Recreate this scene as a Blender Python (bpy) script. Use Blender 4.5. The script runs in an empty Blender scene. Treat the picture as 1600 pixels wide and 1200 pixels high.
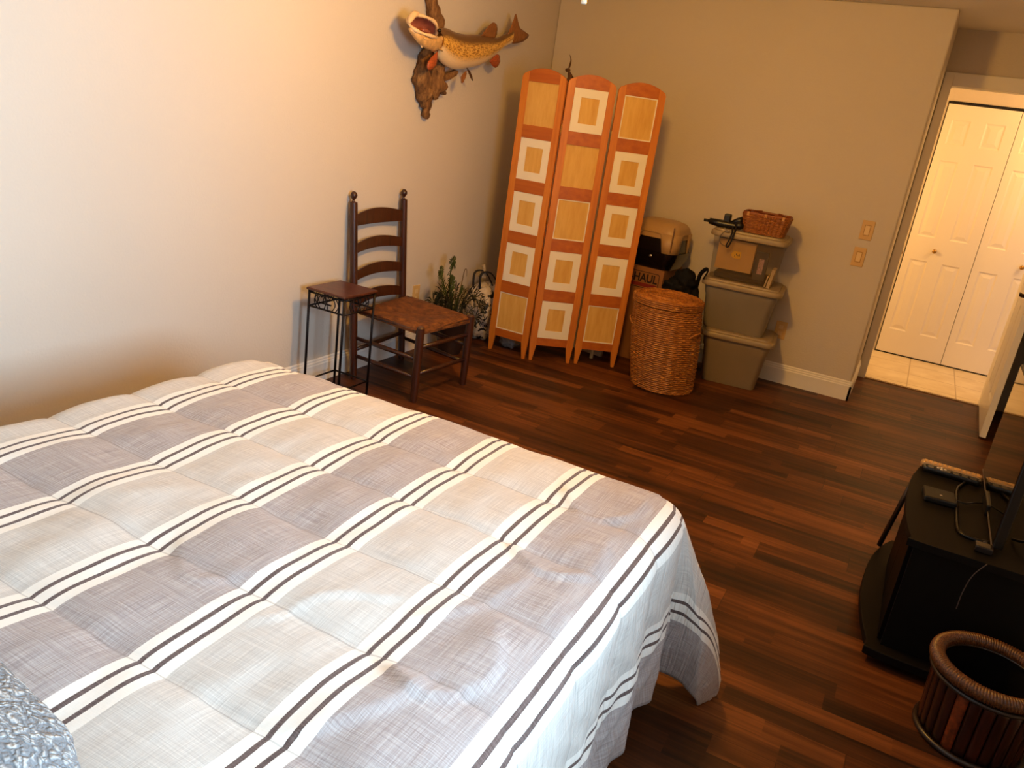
import bpy, math, random
from mathutils import Vector, Matrix, noise
random.seed(7)
PI = math.pi
sc = bpy.context.scene
COL = sc.collection

# ------------------------------------------------------------------ camera
cam = bpy.data.cameras.new('camera'); camo = bpy.data.objects.new('camera', cam); COL.objects.link(camo)
R = ((0.8769, 0.46098, 0.13615), (-0.26718, 0.23201, 0.9353), (-0.39957, 0.85655, -0.32661))
m = Matrix(((R[0][0], R[1][0], -R[2][0], 2.6449), (R[0][1], R[1][1], -R[2][1], -5.5449),
            (R[0][2], R[1][2], -R[2][2], 1.5318), (0, 0, 0, 1)))
camo.matrix_world = m
cam.sensor_width = 36; cam.lens = 1245.7 / 1600 * 36; cam.clip_start = .02
sc.camera = camo
# ------------------------------------------------------------------ view, world, lights
vs = sc.view_settings
sc.display_settings.display_device = 'sRGB'
vs.view_transform = 'Standard'; vs.look = 'None'; vs.gamma = 1; vs.use_curve_mapping = False
vs.exposure = 0.0
w = bpy.data.worlds.new('world'); sc.world = w; w.use_nodes = True
w.node_tree.nodes['Background'].inputs[0].default_value = (.55, .68, 1, 1)
w.node_tree.nodes['Background'].inputs[1].default_value = .6


def light(name, kind, loc, energy, color, **k):
    l = bpy.data.lights.new(name, kind); l.energy = energy; l.color = color
    for a, b in k.items(): setattr(l, a, b)
    o = bpy.data.objects.new(name, l); o.location = loc; COL.objects.link(o)
    return o


WARM = (1, .50, .085)
# daylight arriving through the window of the right wall
o = light('window_daylight', 'AREA', (3.62, -4.75, 1.42), 108, (.53, .77, 1), shape='RECTANGLE', size=1.4, size_y=.75, spread=1.95)
o.rotation_euler = (0, PI / 2, 0)
# ceiling lamp of the room (inside the glass bowls of the fan) and hall ceiling lamp
light('fan_lamp', 'POINT', (1.57, -2.70, 2.13), 87, WARM, shadow_soft_size=.10)
light('hall_lamp', 'POINT', (3.85, 1.15, 2.0), 33, (1, .55, .17), shadow_soft_size=.09)
light('hall_fill_lamp', 'POINT', (1.80, 1.05, 1.35), 24, (1, .55, .17), shadow_soft_size=.09)  # added fill lamp out of view, brightens the left side of the closet doors

# ------------------------------------------------------------------ materials
MATS = {}


def srgb(c):
    if isinstance(c, str):
        c = tuple(int(c[i:i + 2], 16) / 255 for i in (0, 2, 4))
    return tuple((x / 12.92 if x <= .04045 else ((x + .055) / 1.055) ** 2.4) for x in c[:3]) + (1,)


class NT:
    def __init__(s, name):
        s.m = bpy.data.materials.new(name); s.m.use_nodes = True
        s.t = s.m.node_tree; s.b = s.t.nodes['Principled BSDF']
    def n(s, t, **k):
        nd = s.t.nodes.new('ShaderNode' + t)
        for a, b in k.items(): setattr(nd, a, b)
        return nd
    def l(s, a, b): s.t.links.new(a, b)
    def val(s, sock, v):
        if hasattr(v, 'links'): s.l(v, sock)
        else: sock.default_value = v
    def math(s, op, a, b=0.0, c=None):
        nd = s.n('Math', operation=op); s.val(nd.inputs[0], a); s.val(nd.inputs[1], b)
        if c is not None: s.val(nd.inputs[2], c)
        return nd.outputs[0]
    def coord(s, which='Object', scale=(1, 1, 1), rot=(0, 0, 0)):
        c = s.n('TexCoord'); mp = s.n('Mapping'); mp.inputs['Scale'].default_value = scale
        mp.inputs['Rotation'].default_value = rot
        s.l(c.outputs[which], mp.inputs[0]); return mp.outputs[0]
    def noise(s, vec, scale, detail=3, rough=.55, out=0):
        nd = s.n('TexNoise'); nd.inputs['Scale'].default_value = scale; nd.inputs['Detail'].default_value = detail
        nd.inputs['Roughness'].default_value = rough
        if vec is not None: s.l(vec, nd.inputs['Vector'])
        return nd.outputs[out]
    def ramp(s, fac, stops):
        nd = s.n('ValToRGB'); e = nd.color_ramp.elements
        while len(e) < len(stops): e.new(.5)
        for x, (p, c) in zip(e, stops): x.position = p; x.color = c
        s.l(fac, nd.inputs[0]); return nd.outputs[0]
    def mix(s, fac, a, b, mode='MIX'):
        nd = s.n('Mix', data_type='RGBA', blend_type=mode)
        s.val(nd.inputs[0], fac); s.val(nd.inputs[6], a); s.val(nd.inputs[7], b); return nd.outputs[2]
    def bump(s, h, strength=.3, dist=.01):
        nd = s.n('Bump'); nd.inputs['Strength'].default_value = strength; nd.inputs['Distance'].default_value = dist
        s.l(h, nd.inputs['Height']); s.l(nd.outputs[0], s.b.inputs['Normal'])
    def base(s, c): s.val(s.b.inputs['Base Color'], c)
    def rough(s, v): s.val(s.b.inputs['Roughness'], v)


def M(name, col, rough=.5, metal=0, var=.12, scale=8, stretch=(1, 1, 1), bump=0, bscale=60, coat=0, spec=.5, alpha=None, trans=0, emit=None):
    if name in MATS: return MATS[name]
    t = NT(name); c = srgb(col)
    v = t.coord('Object', stretch)
    f = t.noise(v, scale)
    lo = tuple(x * (1 - var) for x in c[:3]) + (1,); hi = tuple(min(1, x * (1 + var)) for x in c[:3]) + (1,)
    t.base(t.ramp(f, [(.3, lo), (.7, hi)]))
    t.rough(rough); t.b.inputs['Metallic'].default_value = metal
    t.b.inputs['Specular IOR Level'].default_value = spec
    t.b.inputs['Coat Weight'].default_value = coat
    if bump: t.bump(t.noise(v, bscale, 4), bump, .004)
    if trans: t.b.inputs['Transmission Weight'].default_value = trans
    if alpha is not None: t.b.inputs['Alpha'].default_value = alpha
    MATS[name] = t.m; return t.m


def wood(name, c1, c2, rough=.4, stretch=(30, 30, 2), scale=1.6, coat=.0):
    if name in MATS: return MATS[name]
    t = NT(name); v = t.coord('Object', stretch)
    f = t.noise(v, scale, 5, .6)
    t.base(t.ramp(f, [(.3, srgb(c1)), (.7, srgb(c2))])); t.rough(rough)
    t.b.inputs['Coat Weight'].default_value = coat
    t.bump(f, .08, .002); MATS[name] = t.m; return t.m


def wall_mat(name, col):
    t = NT(name); v = t.coord('Object')
    a = t.noise(v, 95, 3); b = t.noise(v, 1.2, 2)
    c = srgb(col)
    t.base(t.ramp(b, [(.3, tuple(x * .97 for x in c[:3]) + (1,)), (.7, c)]))
    t.rough(.75); t.bump(a, .4, .004); t.b.inputs['Specular IOR Level'].default_value = .2
    MATS[name] = t.m; return t.m


WALL = wall_mat('wall_paint', 'd3c8b9')
CEIL = wall_mat('ceiling_paint', 'e6e0d6')
TRIM = M('white_trim_paint', 'ece6dc', .4, var=.02, scale=2)
DOORM = M('white_door_paint', 'f0eadf', .35, var=.02, scale=2)


def floor_mat():
    t = NT('rustic_plank_floor')
    c = t.n('TexCoord'); sp = t.n('SeparateXYZ'); t.l(c.outputs['Object'], sp.inputs[0])
    X, Y = sp.outputs[0], sp.outputs[1]
    W, L = .152, 1.22
    ry = t.math('DIVIDE', Y, W); row = t.math('FLOOR', ry)
    wn = t.n('TexWhiteNoise', noise_dimensions='1D'); t.l(row, wn.inputs['W'])
    off = t.math('MULTIPLY', wn.outputs[0], 7.3)
    px = t.math('DIVIDE', t.math('ADD', X, off), L); pl = t.math('FLOOR', px)
    cm = t.n('CombineXYZ'); t.l(row, cm.inputs[0]); t.l(pl, cm.inputs[1])
    w2 = t.n('TexWhiteNoise', noise_dimensions='2D'); t.l(cm.outputs[0], w2.inputs['Vector'])
    # narrow strips inside each board (4 per board, shorter lengths)
    sy = t.math('FLOOR', t.math('DIVIDE', Y, W / 2.0))
    wn3 = t.n('TexWhiteNoise', noise_dimensions='1D'); t.l(t.math('ADD', sy, 57.3), wn3.inputs['W'])
    sx = t.math('FLOOR', t.math('DIVIDE', t.math('ADD', X, t.math('MULTIPLY', wn3.outputs[0], 9.1)), .58))
    cm3 = t.n('CombineXYZ'); t.l(sy, cm3.inputs[0]); t.l(sx, cm3.inputs[1])
    w4 = t.n('TexWhiteNoise', noise_dimensions='2D'); t.l(cm3.outputs[0], w4.inputs['Vector'])
    # streaks stretched along the boards, shifted per board
    sh = t.n('CombineXYZ'); t.l(t.math('ADD', t.math('MULTIPLY', X, .9), t.math('MULTIPLY', w2.outputs[0], 20)), sh.inputs[0])
    t.l(t.math('MULTIPLY', Y, 26), sh.inputs[1]); t.l(t.math('MULTIPLY', w4.outputs[0], 3), sh.inputs[2])
    n1 = t.noise(sh.outputs[0], 1.5, 6, .62)
    sh2 = t.n('CombineXYZ'); t.l(t.math('MULTIPLY', X, 5), sh2.inputs[0]); t.l(t.math('MULTIPLY', Y, 110), sh2.inputs[1])
    n2 = t.noise(sh2.outputs[0], 1.3, 5, .7)
    n3 = t.noise(c.outputs['Object'], 3.2, 4)
    f = t.math('ADD', t.math('MULTIPLY', n1, .62), t.math('MULTIPLY', n2, .20))
    f = t.math('ADD', f, t.math('MULTIPLY', w2.outputs[0], .15))
    f = t.math('ADD', f, t.math('MULTIPLY', w4.outputs[0], .22))
    f = t.math('ADD', f, t.math('MULTIPLY', t.math('SUBTRACT', n3, .5), .22))
    col = t.ramp(f, [(.38, srgb('190c07')), (.50, srgb('371c0c')), (.62, srgb('502a12')), (.76, srgb('6e3f1e')), (.95, srgb('925c38'))])
    gy = t.math('ABSOLUTE', t.math('SUBTRACT', t.math('FRACT', ry), .5))
    gx = t.math('ABSOLUTE', t.math('SUBTRACT', t.math('FRACT', px), .5))
    g = t.math('MAXIMUM', t.math('GREATER_THAN', gy, .492), t.math('GREATER_THAN', gx, .4988))
    t.base(t.mix(t.math('MULTIPLY', g, .6), col, srgb('120806')))
    t.rough(t.math('ADD', .34, t.math('MULTIPLY', n2, .25)))
    t.b.inputs['Specular IOR Level'].default_value = .25
    t.bump(t.math('SUBTRACT', f, g), .12, .002)
    return t.m


FLOORM = floor_mat()


def tile_mat():
    t = NT('beige_floor_tile'); c = t.n('TexCoord'); sp = t.n('SeparateXYZ'); t.l(c.outputs['Object'], sp.inputs[0])
    g = None
    for o_ in (0, 1):
        a = t.math('ABSOLUTE', t.math('SUBTRACT', t.math('FRACT', t.math('DIVIDE', t.math('ADD', sp.outputs[o_], .12), .33)), .5))
        b = t.math('GREATER_THAN', a, .488); g = b if g is None else t.math('MAXIMUM', g, b)
    n = t.noise(c.outputs['Object'], 6, 4)
    t.base(t.mix(g, t.ramp(n, [(.3, srgb('d2c2a6')), (.7, srgb('e8dcc4'))]), srgb('b4a284'))); t.rough(.4)
    t.bump(t.math('SUBTRACT', 1, g), .3, .003); return t.m


TILEM = tile_mat()


# ------------------------------------------------------------------ mesh helpers
class MB:
    def __init__(s): s.v = []; s.f = []
    def add(s, vs_, fs):
        k = len(s.v); s.v += [tuple(x) for x in vs_]; s.f += [tuple(i + k for i in f) for f in fs]; return s
    def box(s, a, b, mat=None):
        x0, y0, z0 = a; x1, y1, z1 = b
        v = [(x0, y0, z0), (x1, y0, z0), (x1, y1, z0), (x0, y1, z0), (x0, y0, z1), (x1, y0, z1), (x1, y1, z1), (x0, y1, z1)]
        if mat is not None: v = [mat @ Vector(p) for p in v]
        return s.add(v, [(0, 3, 2, 1), (4, 5, 6, 7), (0, 1, 5, 4), (1, 2, 6, 5), (2, 3, 7, 6), (3, 0, 4, 7)])
    def tube(s, pts, rad, n=10, cap=True, up=None, flat=1.0):
        pts = [Vector(p) for p in pts]; N = len(pts)
        if not hasattr(rad, '__len__'): rad = [rad] * N
        prev = None; vs_ = []
        for i, p in enumerate(pts):
            d = (pts[min(i + 1, N - 1)] - pts[max(i - 1, 0)])
            d = d.normalized() if d.length > 1e-9 else Vector((0, 0, 1))
            if prev is None:
                a = Vector(up) if up else (Vector((0, 0, 1)) if abs(d.z) < .9 else Vector((1, 0, 0)))
            else: a = prev
            a = (a - d * a.dot(d)); a = a.normalized() if a.length > 1e-9 else d.orthogonal().normalized(); prev = a; b = d.cross(a)
            for k in range(n):
                t = 2 * PI * k / n
                vs_.append(p + a * (math.cos(t) * rad[i]) + b * (math.sin(t) * rad[i] * flat))
        fs = [(i * n + k, i * n + (k + 1) % n, (i + 1) * n + (k + 1) % n, (i + 1) * n + k) for i in range(N - 1) for k in range(n)]
        if cap: fs += [tuple(range(n - 1, -1, -1)), tuple((N - 1) * n + k for k in range(n))]
        return s.add(vs_, fs)
    def lathe(s, prof, c=(0, 0, 0), n=32, sx=1, sy=1, shear=(0, 0), cap=True):
        vs_ = [(c[0] + r * math.cos(2 * PI * k / n) * sx + shear[0] * z, c[1] + r * math.sin(2 * PI * k / n) * sy + shear[1] * z, c[2] + z) for r, z in prof for k in range(n)]
        N = len(prof)
        fs = [(i * n + k, i * n + (k + 1) % n, (i + 1) * n + (k + 1) % n, (i + 1) * n + k) for i in range(N - 1) for k in range(n)]
        if cap: fs += [tuple(range(n - 1, -1, -1)), tuple((N - 1) * n + k for k in range(n))]
        return s.add(vs_, fs)
    def ball(s, c, r, n=14, sx=1, sy=1, sz=1, f=None):
        vs_ = []; fs = []
        for i in range(n + 1):
            th = PI * i / n
            for k in range(2 * n):
                ph = PI * k / n
                d = Vector((math.sin(th) * math.cos(ph), math.sin(th) * math.sin(ph), math.cos(th)))
                q = 1 if f is None else f(d)
                vs_.append((c[0] + d.x * r * sx * q, c[1] + d.y * r * sy * q, c[2] + d.z * r * sz * q))
        for i in range(n):
            for k in range(2 * n):
                fs.append((i * 2 * n + k, (i + 1) * 2 * n + k, (i + 1) * 2 * n + (k + 1) % (2 * n), i * 2 * n + (k + 1) % (2 * n)))
        return s.add(vs_, fs)
    def prism(s, poly, fn, d0, d1):
        """poly: 2-D outline; fn(a, b, d) -> 3-D point; extruded from depth d0 to d1"""
        n = len(poly)
        vs_ = [fn(a, b, d0) for a, b in poly] + [fn(a, b, d1) for a, b in poly]
        fs = [tuple(range(n))[::-1], tuple(range(n, 2 * n))] + [(i, (i + 1) % n, n + (i + 1) % n, n + i) for i in range(n)]
        return s.add(vs_, fs)
    def xf(s, mat):
        s.v = [tuple(mat @ Vector(p)) for p in s.v]; return s
    def grid(s, fn, nu, nv, wrap=False):
        vs_ = [fn(i / (nu if wrap else nu - 1), j / (nv - 1)) for j in range(nv) for i in range(nu)]
        fs = []
        for j in range(nv - 1):
            for i in range(nu if wrap else nu - 1):
                a = j * nu + i; b = j * nu + (i + 1) % nu
                fs.append((a, b, b + nu, a + nu))
        return s.add(vs_, fs)


def obj(name, mb, mat, parent=None, smooth=False, bevel=0, solid=0, sub=0, kind=None, label=None, recalc=True, seg=2):
    """link ONE mesh object; vertices are given in world space"""
    org = Vector((0, 0, 0))
    if parent is not None:
        p = parent
        while p.parent: p = p.parent
        org = Vector(p['_o']) if '_o' in p else Vector((0, 0, 0))
    me = bpy.data.meshes.new(name)
    me.from_pydata([tuple(Vector(v) - org) for v in mb.v], [], mb.f)
    if recalc:
        import bmesh
        b = bmesh.new(); b.from_mesh(me); bmesh.ops.remove_doubles(b, verts=b.verts, dist=1e-6)
        bmesh.ops.recalc_face_normals(b, faces=b.faces); b.to_mesh(me); b.free()
    me.materials.append(mat)
    o = bpy.data.objects.new(name, me); COL.objects.link(o)
    if parent is not None: o.parent = parent
    if smooth:
        me.polygons.foreach_set('use_smooth', [True] * len(me.polygons))
        if smooth == 2: me.set_sharp_from_angle(angle=math.radians(40))
    if solid:
        md = o.modifiers.new('solid', 'SOLIDIFY'); md.thickness = solid; md.offset = -1
    if bevel:
        md = o.modifiers.new('bevel', 'BEVEL'); md.width = bevel; md.segments = seg; md.limit_method = 'ANGLE'
    if sub:
        md = o.modifiers.new('sub', 'SUBSURF'); md.levels = sub; md.render_levels = sub
    if kind: o['kind'] = kind
    if label: o['label'] = label
    return o


def tag(o, label, cat, group=None):
    o['label'] = label; o['category'] = cat
    if group: o['group'] = group
    return o


def thing(name, loc, label, cat, group=None):
    o = bpy.data.objects.new(name, None); COL.objects.link(o); o.location = loc; o['_o'] = tuple(loc)
    o.empty_display_size = .1
    return tag(o, label, cat, group)


def struct(name, mb, mat, **k): return obj(name, mb, mat, kind='structure', **k)


def B(a, b): return MB().box(a, b)


def lerp(a, b, t): return a + (b - a) * t


def crom(pts, n=6):
    """smooth curve through points"""
    P = [Vector(p) for p in pts]; out = []
    for i in range(len(P) - 1):
        p0 = P[max(i - 1, 0)]; p1 = P[i]; p2 = P[i + 1]; p3 = P[min(i + 2, len(P) - 1)]
        for k in range(n):
            t = k / n
            out.append(.5 * ((2 * p1) + (p2 - p0) * t + (2 * p0 - 5 * p1 + 4 * p2 - p3) * t * t + (3 * p1 - p0 - 3 * p2 + p3) * t ** 3))
    out.append(P[-1]); return out


def interp(xs, ys, x):
    if x <= xs[0]: return ys[0]
    for i in range(len(xs) - 1):
        if x <= xs[i + 1]:
            t = (x - xs[i]) / (xs[i + 1] - xs[i]); return ys[i] + (ys[i + 1] - ys[i]) * t
    return ys[-1]


# ------------------------------------------------------------------ room shell
H = 2.392; WX = 2.50; RX = 3.50; NY = -6.3; DY = .74; T = .1
struct('floor', B((-T, NY - T, -.1), (RX + T, DY + .015, 0)), FLOORM)
struct('trim_1', B((WX + .03, DY - .012, -.02), (RX, DY + .02, .006)), M('threshold_metal', '8a6f4c', .4, .3))
struct('floor_hall', B((1.2, DY + .015, -.1), (4.6, 2.0, 0)), TILEM)
struct('ceiling', B((-T, NY - T, H), (4.6, 2.0, H + .1)), CEIL)
struct('wall_left', B((-T, NY - T, 0), (0, T, H)), WALL)
struct('wall_back', B((0, 0, 0), (WX, T, H)), WALL, bevel=.012, seg=4)
struct('wall_return', B((WX - T, T - .02, 0), (WX, DY + .1, H)), WALL)
OL, OR_, OT = WX + .062, 3.325, 2.045          # door opening
mb = MB().box((WX - .001, DY, 0), (OL - .015, DY + .11, H)).box((OR_ + .015, DY, 0), (RX, DY + .11, H)).box((OL - .015, DY, OT + .015), (OR_ + .015, DY + .11, H))
struct('wall_door_side', mb, WALL)
# right wall with the window opening
wy0, wy1, wz0, wz1 = -5.5, -4.0, 1.0, 1.85
mb = MB().box((RX, NY - T, 0), (RX + T, wy0, H)).box((RX, wy1, 0), (RX + T, DY + .11, H)).box((RX, wy0, 0), (RX + T, wy1, wz0)).box((RX, wy0, wz1), (RX + T, wy1, H))
struct('wall_right', mb, WALL)
mb = MB()
for a, b in (((RX - .015, wy0 - .06, wz0 - .06), (RX + .02, wy0, wz1 + .06)), ((RX - .015, wy1, wz0 - .06), (RX + .02, wy1 + .06, wz1 + .06)),
             ((RX - .015, wy0, wz1), (RX + .02, wy1, wz1 + .06)), ((RX - .03, wy0 - .08, wz0 - .05), (RX + .02, wy1 + .08, wz0)),
             ((RX + .04, (wy0 + wy1) / 2 - .02, wz0), (RX + .07, (wy0 + wy1) / 2 + .02, wz1))): mb.box(a, b)
struct('window_1', mb, TRIM)
struct('wall_near', B((-T, NY - T, 0), (RX, NY, H)), WALL)
# hall / closet beyond the door
struct('wall_hall_left', B((1.20, DY + .11, 0), (1.30, 2.0, H)), WALL)
struct('wall_hall_front', B((1.20, DY + .01, 0), (WX - T - .001, DY + .11, H)), WALL)
struct('wall_hall_right', B((4.45, DY, 0), (4.55, 2.0, H)), WALL)
struct('wall_hall_header', B((1.30, 1.80, 2.03), (4.45, 1.90, H)), WALL)
struct('wall_hall_back', B((1.30, 1.80, 0), (2.56, 1.9, 2.03)), WALL)
struct('wall_closet_back', B((2.4, 1.96, 0), (4.45, 2.0, H)), M('closet_dark', '2a2018', .8))


def baseboard(name, p0, p1, nrm):
    """profiled baseboard from p0 to p1 (xy), nrm points into the room"""
    prof = [(0, 0), (.014, 0), (.014, .098), (.011, .104), (.011, .112), (.007, .118), (.007, .126), (.003, .132), (0, .132)]
    mb = MB(); vs_ = []
    for p in (p0, p1):
        for d, z in prof: vs_.append((p[0] + nrm[0] * d, p[1] + nrm[1] * d, z))
    n = len(prof); mb.add(vs_, [tuple(range(n)), tuple(range(n, 2 * n))] + [(i, (i + 1) % n, n + (i + 1) % n, n + i) for i in range(n)])
    struct(name, mb, TRIM)


baseboard('baseboard_left', (0, NY), (0, 0), (1, 0))
baseboard('baseboard_back', (0.0, 0), (WX + .014, 0), (0, -1))
baseboard('baseboard_return', (WX, -.014), (WX, DY - .02), (1, 0))
baseboard('baseboard_right', (RX, NY), (RX, DY), (-1, 0))
baseboard('baseboard_near', (0, NY), (RX, NY), (0, 1))
# door casing + jamb
mb = MB()
for s in (0,):
    mb.box((WX + .004, DY - .018, 0), (OL, DY, OT + .085)).box((OR_, DY - .018, 0), (OR_ + .07, DY, OT + .085)).box((OL, DY - .018, OT), (OR_, DY, OT + .085))
    mb.box((OL - .015, DY, 0), (OL, DY + .11, OT)).box((OR_, DY, 0), (OR_ + .015, DY + .11, OT)).box((OL - .015, DY, OT), (OR_ + .015, DY + .11, OT + .015))
struct('trim_2', mb, TRIM, bevel=.004)


# ------------------------------------------------------------------ six panel doors
BRASS = M('brass', 'b08a4a', .3, 1, var=.05)
CHROME = M('chrome', 'c8c4bc', .2, 1, var=.03)
BLACKM = M('black_plastic', '0e0b0a', .35, var=.1)


def panel_rect(mb, fr, a0, a1, z0, z1, sunk=.007):
    """raised panel: groove ring then raised field; fr(a, z, d) maps to the world, d outwards"""
    def ring(i, d): return [fr(a0 + i, z0 + i, d), fr(a1 - i, z0 + i, d), fr(a1 - i, z1 - i, d), fr(a0 + i, z1 - i, d)]
    R_ = [ring(0, 0), ring(.010, -sunk), ring(.018, -sunk), ring(.042, -.001)]
    k = []
    for r in R_: k += r
    fs = [(i * 4 + j, i * 4 + (j + 1) % 4, (i + 1) * 4 + (j + 1) % 4, (i + 1) * 4 + j) for i in range(3) for j in range(4)] + [(12, 13, 14, 15)]
    mb.add(k, fs)


def door_slab(width, height, fr, cols, rows, thick, back=True):
    mb = MB()
    xs = sorted({0, width} | {c for p in cols for c in p}); zs = sorted({0, height} | {r for p in rows for r in p})
    for side in ((0, 1) if back else (0,)):
        f2 = fr if side == 0 else (lambda a, z, d: fr(a, z, -thick - d))
        for i in range(len(xs) - 1):
            for j in range(len(zs) - 1):
                if any(abs(xs[i] - c[0]) < 1e-6 for c in cols) and any(abs(zs[j] - r[0]) < 1e-6 for r in rows):
                    panel_rect(mb, f2, xs[i], xs[i + 1], zs[j], zs[j + 1])
                else:
                    mb.add([f2(xs[i], zs[j], 0), f2(xs[i + 1], zs[j], 0), f2(xs[i + 1], zs[j + 1], 0), f2(xs[i], zs[j + 1], 0)], [(0, 1, 2, 3)])
    c = [(0, 0), (width, 0), (width, height), (0, height)]
    for k in range(4):
        a, b = c[k], c[(k + 1) % 4]
        mb.add([fr(*a, 0), fr(*b, 0), fr(*b, -thick), fr(*a, -thick)], [(0, 1, 2, 3)])
    return mb


rows = [(.20, .795), (.985, 1.578), (1.70, 1.885)]
bi = thing('bifold_closet_door', (2.57, 1.79, 0), 'white six-panel folding closet doors across the lit hall', 'closet door')
for k in range(3):
    x0 = 2.568 + k * .507
    fr = lambda a, z, d, x0=x0: (x0 + a, 1.78 - d, .012 + z)
    obj('door_leaf', door_slab(.503, 1.995, fr, [(.052, .185), (.29, .425)], rows, .03), DOORM, bi)
def frame(o, z, x=None):
    """matrix whose local z axis points along z, origin o"""
    z = Vector(z).normalized(); a = Vector(x) if x else (Vector((0, 0, 1)) if abs(z.z) < .9 else Vector((1, 0, 0)))
    y = z.cross(a).normalized(); x_ = y.cross(z)
    return Matrix(((x_.x, y.x, z.x, o[0]), (x_.y, y.y, z.y, o[1]), (x_.z, y.z, z.z, o[2]), (0, 0, 0, 1)))


KN = [(0.0001, 0), (.007, 0), (.007, .012), (.014, .017), (.017, .025), (.012, .033), (0.0001, .035)]
for kx in (2.777, 3.399):
    obj('knob', MB().lathe(KN, n=16).xf(frame((kx, 1.78, .896), (0, -1, 0))), BRASS, bi, smooth=True)
obj('top_track', B((2.56, 1.785, 2.012), (4.1, 1.80, 2.022)), BLACKM, bi)
obj('floor_track', B((2.56, 1.785, 0), (4.1, 1.805, .010)), BLACKM, bi)
# open bedroom door, swung into the room, seen nearly edge on
dr = thing('bedroom_door', (3.31, .72, 0), 'white bedroom door standing open, seen almost edge on beside the television', 'door')
DXA = Vector((3.322, .722, 0)); DDIR = Vector((-.028, -.79, 0)).normalized(); DN = Vector((-DDIR.y, DDIR.x, 0)) * -1
if DN.x > 0: DN = -DN
fr = lambda a, z, d: tuple(DXA + DDIR * a + DN * d + Vector((0, 0, z + .012)))
obj('door_slab', door_slab(.79, 2.02, fr, [(.11, .35), (.44, .68)], rows, .036), DOORM, dr)
for sgn, d0 in ((1, 0), (-1, -.036)):
    mb = MB().lathe([(.0001, 0), (.032, 0), (.030, .008), (.012, .010), (.011, .035), (.0001, .036)], n=20).xf(frame(fr(.725, .88, d0), DN * sgn))
    k = obj('door_handle', mb, M('dark_bronze', '3a2a1c', .35, .9), dr, smooth=2)
    p = Vector(fr(.725, .88, d0 + sgn * .035))
    obj('lever', MB().tube([p, p - DDIR * .05, p - DDIR * .11], [.010, .009, .007], 10), MATS['dark_bronze'], k, smooth=True)
# door strike knob seen on the jamb
tag(obj('strike_plate', MB().ball((OL - .001, DY + .05, .936), .014, 10, sx=.5), BRASS, smooth=True), 'small round brass strike on the left door jamb', 'door hardware')

# ------------------------------------------------------------------ wall plates
IV = M('ivory_plastic', 'd8b070', .4, var=.03); IV2 = M('ivory_toggle', 'e6c78c', .35, var=.03)


def plate(name, cx, cz, label, cat, wall='back', group=None):
    t = thing(name, (cx, 0, cz) if wall == 'back' else (0, cx, cz), label, cat, group)
    f = (lambda a, z, d: (cx + a, -d, cz + z)) if wall == 'back' else (lambda a, z, d: (d, cx + a, cz + z))
    def bx(a0, z0, a1, z1, d0, d1):
        p = f(a0, z0, d0); q = f(a1, z1, d1)
        return MB().box(tuple(min(p[i], q[i]) for i in range(3)), tuple(max(p[i], q[i]) for i in range(3)))
    obj('cover_plate', bx(-.037, -.060, .037, .060, 0, .006), IV, t, bevel=.003)
    return t, bx


for cz, lb in ((1.102, 'ivory wall switch, upper of the two beside the doorway'), (.932, 'ivory wall switch, lower of the two beside the doorway')):
    t, bx = plate('light_switch', 2.342 if cz > 1 else 2.336, cz, lb, 'light switch', group='wall switches')
    obj('rocker_surround', bx(-.018, -.034, .018, .034, .006, .008), M('ivory_shadow', 'b98d4e', .5), t)
    obj('rocker', bx(-.014, -.029, .014, .029, .008, .011), IV2, t, bevel=.002)
for args, lb in (((-1.464, .357, 'left'), 'ivory power outlet low on the left wall behind the chair'), ((1.985, .359, 'back'), 'ivory power outlet on the back wall beside the storage bins')):
    t, bx = plate('power_outlet', args[0], args[1], lb, 'power outlet', wall=args[2], group='power outlets')
    for dz in (-.022, .022): obj('socket', bx(-.014, dz - .013, .014, dz + .013, .006, .008), IV2, t, bevel=.003)

# ------------------------------------------------------------------ ceiling fan lamp (only its pull chain hangs into view)
fan = thing('ceiling_fan', (1.55, -2.75, H), 'white ceiling fan lamp whose pull chain hangs in at the top edge', 'ceiling fan')
WHP = M('white_enamel', 'e8e4dc', .3)
obj('canopy', MB().lathe([(.06, 0), (.07, -.03), (.02, -.05), (.02, -.06)], (1.55, -2.75, H), 24), WHP, fan, smooth=True)
obj('motor_housing', MB().lathe([(.02, -.05), (.10, -.07), (.11, -.12), (.08, -.16), (.0001, -.17)], (1.55, -2.75, H), 28, cap=False), WHP, fan, smooth=True)
for k in range(5):
    a = 2 * PI * k / 5 + .3
    mt = Matrix.Translation((0, 0, -.10)) @ Matrix.Rotation(a, 4, 'Z') @ Matrix.Rotation(.18, 4, 'X')
    obj('blade', MB().box((.09, -.06, -.004), (.60, .06, .004), Matrix.Translation((1.55, -2.75, H)) @ mt), M('fan_blade_white', 'ddd6c8', .45), fan, bevel=.003)
obj('chain', MB().tube([(1.44, -2.80, H - .14), (1.425, -2.80, 1.93)], .0018, 6), BRASS, fan)
obj('chain_fob', MB().lathe([(.0001, 0), (.009, .0), (.010, .006), (.006, .03), (.003, .04), (.0001, .042)], (1.425, -2.80, 1.889), 16), M('frosted_fob', 'f6f2e2', .3), fan, smooth=True)

# ------------------------------------------------------------------ comforter (cloth with rest coordinates u across, v along the bed)
UE, VE, ZT, RR = 2.215, -3.615, .60, .085
ULE = .80
VH = -5.58


def prof(s):
    """arc length beyond the flat top -> (outwards, drop)"""
    if s <= 0: return s, 0.0
    q = RR * PI / 2
    if s < q: return RR * math.sin(s / RR), RR * (1 - math.cos(s / RR))
    t = s - q
    return RR + .045 * t, RR + t * .997


def smooth(x, a=0., b=1.):
    x = max(0, min(1, (x - a) / (b - a))); return x * x * (3 - 2 * x)


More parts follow.
